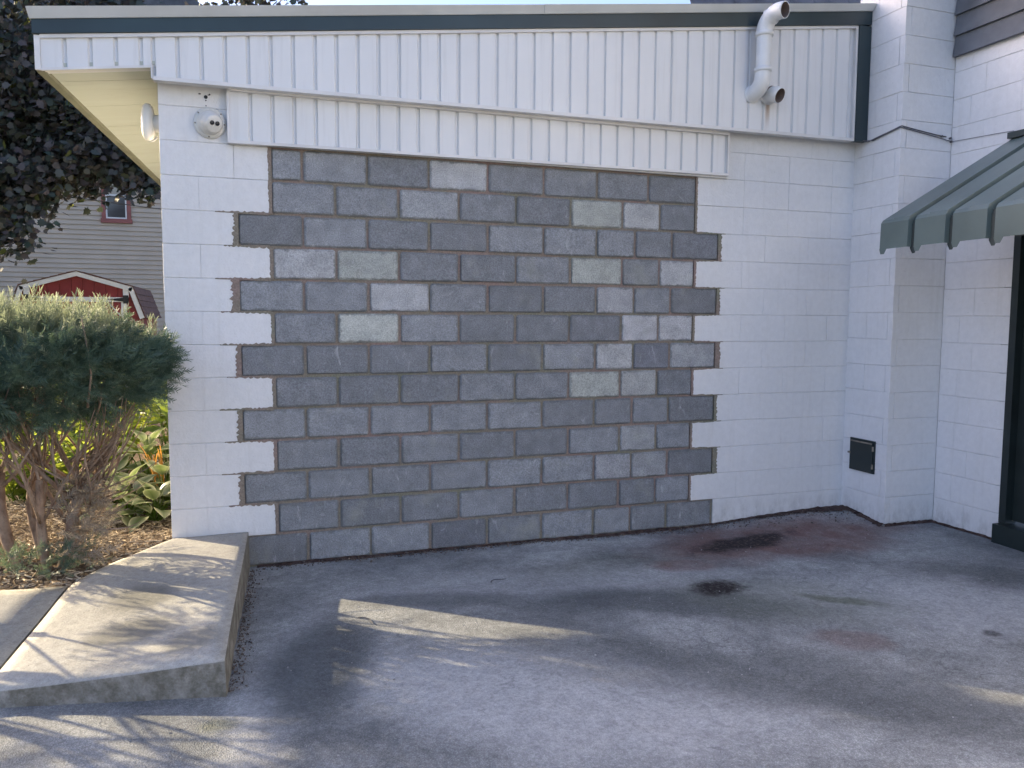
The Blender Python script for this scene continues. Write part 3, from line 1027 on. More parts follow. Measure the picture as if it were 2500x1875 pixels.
# ------------------------------------------------------------------ awning over the door
AW = thing('door_awning', (X2, -1.8, 2.0), 'green metal slatted awning over the dark doorway', 'awning')
XA, ZA, ZW = 3.845, 2.045, 2.668
dxz = Vector((X2 - XA, 0, ZW - ZA)).normalized()
nrm = Vector((-dxz.z, 0, dxz.x))
yy = -.985
pw_, tw_ = .245, .036
i = 0
while yy > -3.0:
    y2 = yy - pw_
    # raised pan: slopes from the wall, folds down into a valance
    pts = [(X2, ZW), (XA, ZA), (XA - .016, ZA - .022), (XA - .020, ZA - .190)]
    b = MB()
    vs, fs = [], []
    for (x, z) in pts:
        for yv, dn in ((yy, .028), (yy - .006, 0), (yy - pw_ * .42, 0), (yy - pw_ * .44, -.006), (y2 + .006, -.006), (y2, .028)):
            vs.append((x + (dn if x < XA + .01 else dn * .5), yv, z - (dn if x >= XA else 0)))
    nn = 6
    for a in range(len(pts) - 1):
        for c in range(nn - 1):
            fs.append((a * nn + c, a * nn + c + 1, (a + 1) * nn + c + 1, (a + 1) * nn + c))
    b.add(vs, fs)
    # tab at the foot of the pan
    ym = (yy + y2) / 2
    if i % 1 == 0:
        ta, tb = (yy - .002, yy - .045)
        b.add([(XA - .019, ta, ZA - .189), (XA - .019, tb - .02, ZA - .189), (XA - .019, tb, ZA - .222), (XA - .019, ta - .012, ZA - .222)], [(0, 1, 2, 3)])
    b.build('awning_panel', M['green_metal'], AW)
    q = MB()
    y3 = y2 - tw_
    vs = []
    for (x, z) in [(X2, ZW - .030), (XA + .012, ZA - .030), (XA + .006, ZA - .05), (XA + .004, ZA - .200), (XA + .004, ZA - .232)]:
        e = .018 if z < ZA - .21 else 0
        vs += [(x, y2 + .010 - e, z), (x, y3 - .010 + e, z)]
    q.add(vs, [(a * 2, a * 2 + 1, a * 2 + 3, a * 2 + 2) for a in range(4)])
    q.build('awning_trough', M['green_dark'], AW)
    yy = y3
    i += 1
ab = MB()
ab.box(X2 - .05, X2 - .002, -3.05, -.975, ZW - .012, ZW + .030)
ab.build('wall_flashing', M['green_dark'], AW)
MB().bar((X2 - .01, -1.10, 2.12), (XA + .08, -1.10, ZA - .02), .025, .025).build('support_arm', M['green_dark'], AW)
MB().bar((XA + .03, -.99, ZA - .06), (XA + .03, -3.0, ZA - .06), .03, .03).build('front_rail', M['green_dark'], AW)

# ------------------------------------------------------------------ vent pipes on the gable
def pipe_run(path, r, n=20):
    return MB().tube(path, r, n, False)


def arc(c0, d0, d1, rad, n=8):
    """quarter-ish bend starting at c0 heading d0 and leaving along d1"""
    d0, d1 = Vector(d0).normalized(), Vector(d1).normalized()
    ang = d0.angle(d1)
    ax = d0.cross(d1).normalized()
    ctr = Vector(c0) + (ax.cross(d0)) * rad
    v = Vector(c0) - ctr
    return [ctr + Matrix.Rotation(ang * i / n, 3, ax) @ v for i in range(n + 1)], d1


def mouth(parent, c, d, r):
    """open end: rim ring and the dark inside of the pipe"""
    c, d = Vector(c), Vector(d).normalized()
    m = MB()
    m.lathe([(r * .98, -.07), (r * .985, .0)], c - d * .0, d, 20)
    s = MB()
    n = 20
    ax = d.orthogonal().normalized(); u = d.cross(ax)
    vs, fs = [], []
    for rr, tt in ((r * 1.0, -.03), (r * 1.0, .004), (r * .89, .004), (r * .86, -.09)):
        for k in range(n):
            a = 2 * math.pi * k / n
            vs.append(c + d * tt + (ax * math.cos(a) + u * math.sin(a)) * rr)
    for i in range(3):
        for k in range(n):
            fs.append((i * n + k, i * n + (k + 1) % n, (i + 1) * n + (k + 1) % n, (i + 1) * n + k))
    s.add(vs[:3 * n], [f for f in fs if max(f) < 3 * n])
    s.build('pipe_rim', M['pvc'], parent, True)
    MB().add(vs[2 * n:], [tuple(i - 2 * n for i in f) for f in fs if min(f) >= 2 * n]).build('pipe_bore', M['pvc_in'], parent, True)
    z = MB()
    z.add([c - d * .085 + (ax * math.cos(2 * math.pi * k / n) + u * math.sin(2 * math.pi * k / n)) * r * .87 for k in range(n)], [tuple(range(n))])
    z.build('pipe_inside', M['pvc_in'], parent)


PR = .0555
VP = thing('vent_pipe', (3.43, YF, 3.04), 'tall white plastic vent pipe rising over the dark fascia', 'pipe')
MB().lathe([(PR + .010, .0), (PR + .010, .012), (PR + .004, .016)], (3.425, YF + .008, 3.045), (0, -1, 0), 20).build('wall_collar', M['pvc'], VP, True)
a1, d1 = arc((3.425, YF, 3.045), (.12, -1, 0.02), (.03, 0, 1), .10, 8)
MB().tube([Vector((3.425, YF + .02, 3.045))] + a1 + [a1[-1] + Vector((0, 0, .03))], PR + .003, 20, False).build('lower_elbow', M['pvc'], VP, True)
p0 = a1[-1] + Vector((0, 0, .022))
p1 = p0 + Vector((.004, 0, .29))
st_ = MB().tube([p0, p1], PR - .002, 20, False)
st_.build('straight_pipe', M['pvc'], VP, True)
for pz in (p0 + Vector((0, 0, .008)), p1 - Vector((0, 0, .03))):
    MB().tube([pz, pz + Vector((0, 0, .002)), pz + Vector((0, 0, .030)), pz + Vector((0, 0, .032))], [PR - .003, PR + .008, PR + .008, PR - .003], 20, False).build('coupling', M['pvc'], VP, True)
dA = Vector((.34, -.92, -.16)).normalized()
a2, d2 = arc(p1, (0, 0, 1), dA, .118, 10)
MB().tube([p1 - Vector((0, 0, .02))] + a2 + [a2[-1] + dA * .02], PR + .003, 20, False).build('upper_elbow', M['pvc'], VP, True)
MB().tube([a2[5], a2[6]], PR + .0085, 20, False).build('elbow_band', M['pvc'], VP, True)
mouth(VP, a2[-1] + dA.normalized() * .022, dA, PR + .003)

VB = thing('vent_pipe', (3.57, YF, 3.03), 'short white plastic vent elbow beside the tall pipe', 'pipe')
MB().lathe([(PR + .010, .0), (PR + .010, .014), (PR + .004, .018)], (3.558, YF + .008, 3.045), (0, -1, 0), 20).build('wall_collar', M['pvc'], VB, True)
dB = Vector((.30, -.84, -.42)).normalized()
a3, d3 = arc((3.558, YF - .02, 3.045), (.12, -1, .1), dB, .13, 8)
MB().tube([(3.558, YF + .02, 3.045)] + a3 + [a3[-1] + dB * .02], PR + .002, 20, False).build('elbow', M['pvc'], VB, True)
mouth(VB, a3[-1] + dB * .022, dB, PR + .002)

# ------------------------------------------------------------------ security camera and wall lamp
SCM = thing('security_camera', (-.330, -.02, 2.552), 'round off-white security camera with two lenses on the painted wall', 'camera')
c0 = Vector((-.332, -.001, 2.553))
MB().lathe([(.092, .0), (.092, .010), (.086, .020), (.074, .026)], c0, (0, -1, 0), 28).build('base_plate', M['camwhite'], SCM, True)
ring = MB().lathe([(.074, .024), (.072, .038), (.064, .048), (.058, .052)], c0, (.04, -1, -.02), 28)
ring.build('collar', M['camwhite'], SCM, True)
dC = Vector((.42, -.80, -.33)).normalized()
bc = c0 + Vector((.006, -.046, -.004))
prof = [(.066 * math.sin(a), -.066 * math.cos(a)) for a in [math.pi * (.18 + .50 * i / 8) for i in range(9)]]
prof = [(r_, t_) for r_, t_ in prof] + [(.056, .036), (.050, .046), (.046, .049)]
eye = MB().lathe(prof, bc, dC, 28).build('eyeball', M['camwhite'], SCM, True)
sd = dC.cross(Vector((0, 0, 1))).normalized()
ud = sd.cross(dC)
for s_ in (-.0165, .0165):
    lc = bc + dC * .048 + sd * s_ + ud * .006
    MB().lathe([(.0135, 0), (.0135, .0045), (.011, .005)], lc, dC, 16).build('lens_ring', M['black'], eye, False)
    MB().lathe([(.0105, 0), (.0105, .0058), (.006, .0068)], lc, dC, 16).build('lens', M['lens'], eye, True)
for a in (40, 140, 185, 265, 355):
    p = c0 + Vector((.083 * math.cos(math.radians(a)), -.022, .083 * math.sin(math.radians(a))))
    MB().lathe([(.0045, -.012), (.0045, .003)], p, (0, -1, 0), 8).build('screw', M['steel'], SCM)

LMP = thing('wall_lamp', (-.65, .25, 2.58), 'oval white bulkhead lamp on the side wall under the soffit', 'lamp')
lo_ = Vector((CX + SK * .20 - .028, .20, 2.575))
MB().lathe([(.052, -.04), (.052, .030)], lo_ + Vector((0, 0, -.005)), (-1, 0, 0), 16).build('lamp_base', M['camwhite'], LMP, True)
g = MB()
vs, fs = [], []
NU, NW = 20, 10
for i in range(NW + 1):
    ph = math.pi * i / NW
    for k in range(NU):
        th = 2 * math.pi * k / NU
        sgn = lambda v, e: math.copysign(abs(v) ** e, v)
        x_ = -.062 + .040 * sgn(math.sin(ph), .7) * sgn(math.cos(th), .8)
        y_ = .066 * sgn(math.sin(ph), .7) * sgn(math.sin(th), .8)
        z_ = .112 * sgn(math.cos(ph), .8)
        vs.append(lo_ + Vector((x_, y_, z_)))
for i in range(NW):
    for k in range(NU):
        fs.append((i * NU + k, i * NU + (k + 1) % NU, (i + 1) * NU + (k + 1) % NU, (i + 1) * NU + k))
g.add(vs, fs).build('lamp_globe', M['lampglass'], LMP, True)
MB().tube([lo_ + Vector((-.012, 0, -.085)), lo_ + Vector((-.034, 0, -.108)), lo_ + Vector((-.06, 0, -.115))], .006, 8).build('lamp_clip', M['camwhite'], LMP, True)

# ------------------------------------------------------------------ dirt and crumbs along the wall foot
vs, fs = [], []
n = 150
for i in range(n + 1):
    u = i / n
    x = -.12 + u * 4.58
    gap = max(0.15, min(1, .5 + .9 * math.sin(x * 3.1 + .4) + .5 * math.sin(x * 7.3)))
    wd = (.012 + .020 * gap + .014 * R.random()) * (1 + 2.2 * max(0, (x - 3.0)) / 1.4)
    z = z_asph(x, -.03)
    hh = (.003 + .010 * R.random()) * (.4 + .6 * gap)
    vs += [(x, .004, z + hh + .006), (x, -wd * .5, z + hh * .8), (x, -wd, z + .003)]
for i in range(n):
    a = i * 3
    fs += [(a, a + 1, a + 4, a + 3), (a + 1, a + 2, a + 5, a + 4)]
for (ax_, ay_, bx_, by_) in ((X1 - .004, -.0, X1 - .004, YC), (X1, YC - .004, X2, YC - .004), (X2 - .004, YC, X2 - .004, DY0)):
    n0 = len(vs)
    m = 22
    dd_ = Vector((bx_ - ax_, by_ - ay_)).normalized()
    nn_ = Vector((dd_.y, -dd_.x))
    if nn_.x + nn_.y > 0: nn_ = -nn_
    wk = 1.4 if ax_ < X1 else .45
    for i in range(m + 1):
        u = i / m
        x, y = ax_ + (bx_ - ax_) * u, ay_ + (by_ - ay_) * u
        wd = wk * (.016 + .022 * R.random())
        z = z_asph(x, y)
        vs += [(x - nn_.x * .008, y - nn_.y * .008, z + .016 + .008 * R.random()), (x + nn_.x * wd * .5, y + nn_.y * wd * .5, z + .010), (x + nn_.x * wd, y + nn_.y * wd, z_asph(x, y) + .002)]
    for i in range(m):
        a = n0 + i * 3
        fs += [(a, a + 1, a + 4, a + 3), (a + 1, a + 2, a + 5, a + 4)]
tag(MB().add(vs, fs).build('wall_foot_dirt', M['dirt'], None, True), 'dark dirt gathered along the foot of the walls', 'dirt', kind='stuff')
cr = []
for i in range(1500):
    x = R.uniform(-.1, 4.46)
    y = -abs(R.gauss(0, .035 + .12 * max(0, x - 2.6) / 1.8)) - .01
    s_ = R.uniform(.002, .007) * (1.6 if R.random() < .06 else 1)
    cr.append(frame_from((R.gauss(0, 1), R.gauss(0, 1), R.gauss(0, .4)), R.uniform(0, 6), (s_ * R.uniform(1, 2), s_, s_ * .7), (x, y, z_asph(x, y) + s_ * .3 + .002)))
for i in range(500):
    x, y = R.uniform(-.26, -.13) - .0, R.uniform(-1.75, -.05)
    x = -.165 + y * .062 + abs(R.gauss(0, .03)) + .006
    s_ = R.uniform(.002, .006)
    cr.append(frame_from((R.gauss(0, 1), R.gauss(0, 1), R.gauss(0, .4)), R.uniform(0, 6), (s_ * 1.5, s_, s_ * .7), (x, y, z_asph(x, y) + s_ * .3 + .002)))
tag(scatter(cv_, cf_, cr, 'dirt_crumbs', M['crumb']), 'small crumbs of dirt along the wall foot and slab edge', 'dirt', kind='stuff')
cr = []
for i in range(420):
    x, y = R.uniform(-.9, 4.3), R.uniform(-3.6, -.1)
    if x < -.1 and y > -1.9: continue
    s_ = R.uniform(.0025, .006)
    cr.append(frame_from((R.gauss(0, 1), R.gauss(0, 1), R.gauss(0, .2)), R.uniform(0, 6), (s_ * 1.4, s_, s_ * .6), (x, y, z_asph(x, y) + s_ * .25)))
tag(scatter(cv_, cf_, cr, 'loose_grit', M['pebble']), 'pale loose grit scattered over the asphalt', 'grit', kind='stuff')
for (x, y, ang, L, lab) in ((.42, -1.13, -50, .15, 'curved dark twig lying on asphalt below the sunlit stripe'), (1.26, -.74, 28, .11, 'thin straight twig lying on asphalt near the grey blocks')):
    a = math.radians(ang)
    d = Vector((math.cos(a), math.sin(a), 0))
    s = Vector((-d.y, d.x, 0))
    pts = [Vector((x, y, 0)) + d * (L * (u - .5)) + s * (.022 * math.sin(u * 5)) for u in (0, .2, .4, .6, .8, 1)]
    pts = [Vector((p.x, p.y, z_asph(p.x, p.y) + .005)) for p in pts]
    tw2 = MB().tube(pts, [.0035, .003, .003, .0026, .002, .0012], 6)
    tag(tw2.build('fallen_twig', M['cable'], None, True), lab, 'twig')

# ------------------------------------------------------------------ yew shrub
YB = Vector((-1.27, -.06, .0))
YEW = thing('yew_shrub', (YB.x, YB.y, -.02), 'clipped dark green yew shrub on bare brown stems beside the wall', 'shrub')
CC = Vector((-1.37, -.10, 1.11))
AXx, AXy, AZt, AZb = .70, .68, .225, .25
NSP = 8200


def crown_r(d):
    """surface point of the crown in unit direction d"""
    e = 2.6
    az = AZt if d.z > 0 else AZb
    k = (abs(d.x / AXx) ** e + abs(d.y / AXy) ** e + abs(d.z / az) ** e) ** (-1 / e)
    return k


ndl_v, ndl_f = [], []
def sprig_template(n, seed, L=1.0):
    r = random.Random(seed)
    v, f = [], []
    # stem
    w = .012
    v += [(0, -w, 0), (0, w, 0), (L, 0, .0), (0, 0, -w)]
    f += [(0, 1, 2), (1, 3, 2), (3, 0, 2)]
    for i in range(n):
        u = .06 + .94 * i / n
        side = 1 if i % 2 else -1
        ln = .25 * (1 - .35 * abs(u - .45)) * r.uniform(.85, 1.15)
        a = math.radians(r.uniform(48, 68) - 25 * u)
        tilt = r.uniform(-.45, .75)
        dx, dy, dz = math.cos(a), side * math.sin(a) * math.cos(tilt), math.sin(a) * math.sin(tilt)
        x = u * L
        ww = .052
        k = len(v)
        v += [(x - ww * .5, 0, 0), (x + ww * .5, 0, 0), (x + dx * ln * .6 + ww * .5, dy * ln * .6, dz * ln * .6), (x + dx * ln, dy * ln, dz * ln)]
        f += [(k, k + 1, k + 2, k + 3)]
    return v, f


sprigs, tips = [], []
for i in range(NSP // 11):
    a = R.uniform(0, 6.2832)
    zone = R.random()
    e = 2.1
    if zone < .50:       # flanks
        zf = R.uniform(-1, .85)
        q = max(1 - abs(zf) ** 2.4, .02) ** (1 / 2.4)
        z = zf * (AZt if zf > 0 else AZb)
    elif zone < .78:     # top
        q = math.sqrt(R.random())
        z = AZt * max(1 - q ** e, 0) ** (1 / e)
    else:                # underside and inside
        q = math.sqrt(R.random()) * .95
        z = R.uniform(-AZb, AZt * .7) * (1 - .5 * q ** 4)
    lump = 1 + .06 * math.sin(5 * a + 1) + .05 * math.sin(9 * a + 14 * z) + .05 * math.sin(3 * a - 17 * z)
    rr = R.uniform(.82, 1.02) if zone < .5 else 1.0
    p = CC + Vector((AXx * q * math.cos(a) * lump * rr, AXy * q * math.sin(a) * lump * rr, z + .03 * math.sin(11 * q * math.cos(a)) * math.sin(9 * q * math.sin(a) + 1)))
    d = Vector((math.cos(a) * q, math.sin(a) * q, z / .3))
    aim = d * R.uniform(.5, 1.1) + Vector((R.gauss(0, .3), R.gauss(0, .3), R.uniform(.0, .8)))
    topness = (z - .02) / .18
    big = R.uniform(.8, 1.25)
    for kk in range(R.randrange(8, 14)):
        out = aim + Vector((R.gauss(0, .42), R.gauss(0, .42), R.gauss(0, .35)))
        L = R.uniform(.085, .14) * big
        m = frame_from(out, R.uniform(0, 6.28), L, p + Vector((R.gauss(0, .022), R.gauss(0, .022), R.gauss(0, .022))))
        (tips if (topness + R.uniform(-.4, .3) > .55) else sprigs).append(m)
for i in range(900):   # unseen lobe added low on the far left to shade the asphalt
    d = Vector((R.gauss(0, 1), R.gauss(0, 1), R.gauss(0, 1))).normalized() * R.uniform(.3, 1.0)
    p = Vector((-1.88 + d.x * .30, -.24 + d.y * .38, .74 + d.z * .27))
    sprigs.append(frame_from(d + Vector((R.gauss(0, .4), R.gauss(0, .4), R.uniform(-.1, .6))), R.uniform(0, 6.28), R.uniform(.09, .16), p))
for i in range(120):   # upright new shoots on top
    a, q = R.uniform(0, 6.28), R.uniform(0, .95) ** .6
    p = CC + Vector((AXx * q * math.cos(a), AXy * q * math.sin(a), AZt * max(1 - q ** 2.1, 0) ** .476 - .03))
    L = R.uniform(.11, .25)
    for kk in range(3):
        tips.append(frame_from((R.gauss(0, .12), R.gauss(0, .12), 1), R.uniform(0, 6), (L, L * .62, L * .62), p))
for i in range(20):   # stray shoots leaning out to the right over the wall corner
    p = CC + Vector((AXx * R.uniform(.82, .94), R.uniform(-.40, .1), R.uniform(-.2, .12)))
    sprigs.append(frame_from((1, R.gauss(0, .3), R.uniform(.1, .9)), R.uniform(0, 6), (R.uniform(.12, .19), .12, .12), p))
tv, tf = sprig_template(20, 3)
scatter(tv, tf, sprigs, 'foliage', M['yew'], YEW)
tv2, tf2 = sprig_template(20, 9)
scatter(tv2, tf2, tips, 'new_growth', M['yewtip'], YEW)['label'] = 'pale sunlit new growth on top of the shrub'
# one long pale shoot on the front
sh = MB()
pp = [Vector((-.96, -.58, .93)), Vector((-.925, -.66, 1.10)), Vector((-.935, -.69, 1.26)), Vector((-.955, -.69, 1.40))]
sh.tube(pp, [.006, .005, .004, .002], 6)
ms = []
for i in range(16):
    u = i / 15
    k = min(int(u * 3), 2)
    p = pp[k].lerp(pp[k + 1], u * 3 - k)
    ms.append(frame_from((R.gauss(0, .5), R.gauss(0, .5) - .2, 1), R.uniform(0, 6), R.uniform(.06, .10) * (.6 + .6 * u), p))
scatter(tv2, tf2, ms, 'pale_shoot', M['yewtip'], YEW)['label'] = 'tall pale yellow green shoot standing out in front'
sh.build('shoot_stem', M['bark'], YEW, True)

# stems: several trunks splitting and fanning out to the crown
def bend(a, b, n, amp, r0, r1, sag=0.0):
    a, b = Vector(a), Vector(b)
    side = Vector((R.gauss(0, 1), R.gauss(0, 1), 0)) * amp
    side2 = Vector((R.gauss(0, 1), R.gauss(0, 1), 0)) * amp * .5
    pts = []
    for i in range(n + 1):
        u = i / n
        pts.append(a.lerp(b, u) + side * math.sin(math.pi * u) + side2 * math.sin(2 * math.pi * u) + Vector((0, 0, sag * math.sin(math.pi * u))))
    return pts, [r0 + (r1 - r0) * i / n for i in range(n + 1)]


trunks = [((-1.42, -.05, -.03), (-1.50, -.02, .52), .045, .033), ((-1.30, .02, -.03), (-1.36, .02, .45), .040, .030), ((-1.19, -.10, -.03), (-1.10, -.06, .42), .050, .036),
          ((-1.26, -.16, -.03), (-1.27, -.22, .50), .036, .026), ((-1.52, .10, -.03), (-1.72, .16, .50), .04, .03), ((-1.20, .06, -.02), (-.98, .14, .34), .034, .026)]
twg = MB()
for (a, b, r0, r1) in trunks:
    r0, r1 = r0 * .76, r1 * .72
    pts, rad = bend(a, b, 6, .022, r0 * 1.12, r1)
    MB().tube(pts, rad, 9, True, 0, .14).build('trunk', M['bark'], YEW, True)
    top = pts[-1]
    for j in range(6):
        ang = R.uniform(0, 6.28)
        q = R.uniform(.25, .95)
        tgt = CC + Vector((AXx * q * math.cos(ang), AXy * q * math.sin(ang), R.uniform(-.28, -.05)))
        tgt = tgt.lerp(top + Vector((0, 0, .6)), R.uniform(.15, .5))
        st = pts[R.randrange(3, 7)]
        bp, br = bend(st, tgt, 6, .030, r1 * R.uniform(.36, .58), .006, -.02)
        MB().tube(bp, br, 6, True, 0, .15).build('branch', M['bark'], YEW, True)
        for t_ in range(4):
            s0 = bp[R.randrange(2, 6)]
            e0 = s0 + Vector((R.gauss(0, .12), R.gauss(0, .12), R.uniform(.12, .38)))
            tp_, tr_ = bend(s0, e0, 4, .012, .0055, .0018)
            twg.tube(tp_, tr_, 4, False)
# a thicket of bare twigs fanning right under the crown
for i in range(42):
    s0 = Vector((-1.08 + R.gauss(0, .05), -.08 + R.gauss(0, .08), R.uniform(.30, .62)))
    e0 = Vector((R.uniform(-1.05, -.70), R.uniform(-.55, .25), R.uniform(.80, .98)))
    tp_, tr_ = bend(s0, e0, 5, .02, .0075, .002, -.03)
    twg.tube(tp_, tr_, 4, False)
for i in range(9):
    s0 = Vector((-1.10 + R.gauss(0, .04), -.05 + R.gauss(0, .08), R.uniform(.12, .4)))
    e0 = s0 + Vector((R.uniform(.1, .38), R.gauss(0, .12), R.uniform(-.02, .22)))
    tp_, tr_ = bend(s0, e0, 5, .02, .006, .0015, -.02)
    twg.tube(tp_, tr_, 4, False)
o = twg.build('twigs', M['bark'], YEW)
o['kind'] = 'stuff'
dead = []
for i in range(120):
    p = Vector((-1.10 + R.gauss(0, .07), -.12 + R.gauss(0, .14), R.uniform(.10, .48)))
    dead.append(frame_from((R.uniform(.1, 1), R.gauss(0, .5), R.uniform(-.4, .6)), R.uniform(0, 6), R.uniform(.10, .19), p))
scatter(tv, tf, dead, 'dead_sprays', M['deadtwig'], YEW)['label'] = 'grey brown dead sprays low on the right side'
low = []
for (cx, cy, n) in ((-1.16, -.30, 55), (-1.38, -.34, 35), (-1.05, -.24, 20)):
    for i in range(n):
        p = Vector((cx + R.gauss(0, .05), cy + R.gauss(0, .05), z_mulch(cx, cy) + R.uniform(.0, .16)))
        low.append(frame_from((R.gauss(0, .6), R.gauss(0, .6), R.uniform(.2, 1)), R.uniform(0, 6), R.uniform(.06, .11), p))
scatter(tv, tf, low, 'basal_sprouts', M['yew'], YEW)

YEW.location += Vector((.03, -.15, 0))

# its neighbour, mostly past the left edge of the view
SH = Vector((-1.14, -.40, -.03))
YW2 = thing('yew_shrub', (YEW.location.x + SH.x, YEW.location.y + SH.y, YEW.location.z + SH.z), 'second yew shrub cut off by the left edge of the view', 'shrub', 'yew shrubs beside the walkway')
YW2.scale = (1.12, 1.12, 1.12)
YEW['group'] = 'yew shrubs beside the walkway'
for ch in [o for o in bpy.data.objects if o.parent == YEW and o.name.split('.')[0] not in ('pale_shoot', 'shoot_stem')]:
    c = ch.copy()
    if ch.name.split('.')[0] in ('twigs', 'dead_sprays') or (ch.name.split('.')[0] == 'branch' and R.random() < .8):
        bpy.data.objects.remove(c)
        continue
    COL.objects.link(c)
    c.parent = YW2
    c.matrix_parent_inverse = ch.matrix_parent_inverse.copy()

# ------------------------------------------------------------------ hostas and the plants behind the shrub
def hosta_leaf_mesh(mat, seed, slim=1.0):
    r = random.Random(seed)
    ns, vs, fs, tn = 7, [], [], []
    for i in range(ns + 1):
        u = i / ns
        w = .5 * math.sin(math.pi * min(1, u ** .72)) ** .85 * .62 * slim * (1 - .15 * u)
        if i in (0, ns): w = .004
        cz = .10 * math.sin(u * 2.0) - .30 * u * u
        for s, tt in ((-1, 1), (-.72, .15), (0, 0), (.72, .15), (1, 1)):
            fold = .10 * abs(s) * w * 2 - .03 * abs(s) ** 3 * w * 2
            wavy = .018 * math.sin(u * 9 + s * 3 + seed) * abs(s)
            vs.append((u, s * w, cz + fold + wavy))
            tn.append((1 if tt == 1 else .45 if tt else 0) * (.95 if 0 < i < ns else .6))
    for i in range(ns):
        for k in range(4):
            a = i * 5 + k
            fs.append((a, a + 1, a + 6, a + 5))
    me = MB().add(vs, fs).mesh('leaf', mat, True)
    at = me.attributes.new('tone', 'FLOAT', 'POINT')
    at.data.foreach_set('value', tn)
    return me


HL = [hosta_leaf_mesh(M['hosta'], s) for s in range(4)]
HG = [hosta_leaf_mesh(M['hostagreen'], s + 9) for s in range(3)]


def leaf_obj(me, parent, base, dirv, size, roll, name='leaf'):
    o = bpy.data.objects.new(name, me)
    mm = frame_from(dirv, 0, 1, (0, 0, 0))
    d = Vector(dirv).normalized()
    side = Vector((0, 0, 1)).cross(d)
    side = side.normalized() if side.length > 1e-3 else Vector((0, 1, 0))
    up = d.cross(side)
    rot = Matrix((d, side, up)).transposed()
    rot = rot @ Matrix.Rotation(roll, 3, 'X')
    COL.objects.link(o)
    o.parent = parent
    o.matrix_parent_inverse = Matrix.Translation(-WL[parent.name])
    o.location = base
    o.rotation_euler = rot.to_euler()
    o.scale = (size, size, size)
    return o


def hosta(x, y, rad, ht, n, leaves, label, size, group):
    z0 = z_mulch(x, y)
    h = thing('hosta_plant', (x, y, z0), label, 'plant', group)
    pet = MB()
    for i in range(n):
        q = ((i + .5) / n) ** .6
        a = i * 2.399 + R.uniform(-.3, .3)
        el = math.radians(78 - 68 * q + R.uniform(-8, 8))
        base = Vector((x + rad * q * .55 * math.cos(a), y + rad * q * .55 * math.sin(a), z0 + ht * (1 - q * q * .80) * R.uniform(.8, 1.05)))
        dv = Vector((math.cos(a) * math.cos(el), math.sin(a) * math.cos(el), math.sin(el) * .55 - .18 * q))
        leaf_obj(leaves[i % len(leaves)], h, base, dv, size * R.uniform(.8, 1.15), R.uniform(-.35, .35))
        pet.tube([(x + R.gauss(0, .02), y + R.gauss(0, .02), z0 - .01), base.lerp(Vector((x, y, z0)), .45) + Vector((0, 0, .02)), base + dv * .01], [.006, .005, .003], 5, False)
    pet.build('leaf_stalks', M['hostagreen'], h, True)
    return h


hosta(-.95, .72, .34, .26, 26, HL, 'pale edged hosta in front, nearest the mulch and shrub', .20, 'hostas by the wall')
hosta(-.76, .60, .28, .20, 18, HL, 'low pale edged hosta nearest the mulch at the wall edge', .18, 'hostas by the wall')
hosta(-.74, .95, .28, .30, 18, HL, 'pale edged hosta right against the white wall corner', .20, 'hostas by the wall')
hosta(-1.12, 1.02, .30, .30, 18, HL, 'pale edged hosta half hidden behind the shrub twigs', .19, 'hostas by the wall')
hosta(-.88, 1.35, .32, .46, 20, HL, 'taller pale edged hosta in the second row by the wall', .21, 'hostas by the wall')
hosta(-.75, 1.75, .34, .66, 22, HG, 'tall plain green hosta at the back by the wall', .23, 'hostas by the wall')
hosta(-1.15, 1.85, .34, .62, 20, HG, 'tall plain green hosta at the back behind the twigs', .22, 'hostas by the wall')

PV = [(0, 0, 0), (.3, -.16, .03), (.65, -.13, .0), (1, 0, -.10), (.65, .13, .0), (.3, .16, .03), (.35, 0, -.02), (.68, 0, -.04)]
PF = [(0, 1, 6), (1, 2, 7, 6), (2, 3, 7), (3, 4, 7), (4, 5, 6, 7), (5, 0, 6)]


def perennial(x, y, rad, ht, n, label, size, mat):
    z0 = z_mulch(x, y)
    h = thing('leafy_plant', (x, y, z0), label, 'plant', 'sunlit plants behind the shrub')
    ms = []
    st = MB()
    for i in range(int(n / 14)):
        a, q = R.uniform(0, 6.28), R.uniform(0, 1) ** .5
        tx, ty, tz = x + rad * q * math.cos(a), y + rad * q * math.sin(a), z0 + ht * R.uniform(.7, 1.05)
        b = Vector((x + R.gauss(0, .06), y + R.gauss(0, .06), z0 - .01))
        pts, rd = bend(b, (tx, ty, tz), 5, .03, .005, .002)
        st.tube(pts, rd, 4, False)
        for k in range(14):
            u = .18 + .82 * k / 13
            kk = min(int(u * 5), 4)
            p = pts[kk].lerp(pts[kk + 1], u * 5 - kk)
            an = R.uniform(0, 6.28)
            ms.append(frame_from((math.cos(an), math.sin(an), R.uniform(-.2, .5)), R.uniform(-.5, .5), size * R.uniform(.7, 1.2), p))
    scatter(PV, PF, ms, 'leaves', mat, h)
    st.build('stems', M['hostagreen'], h)


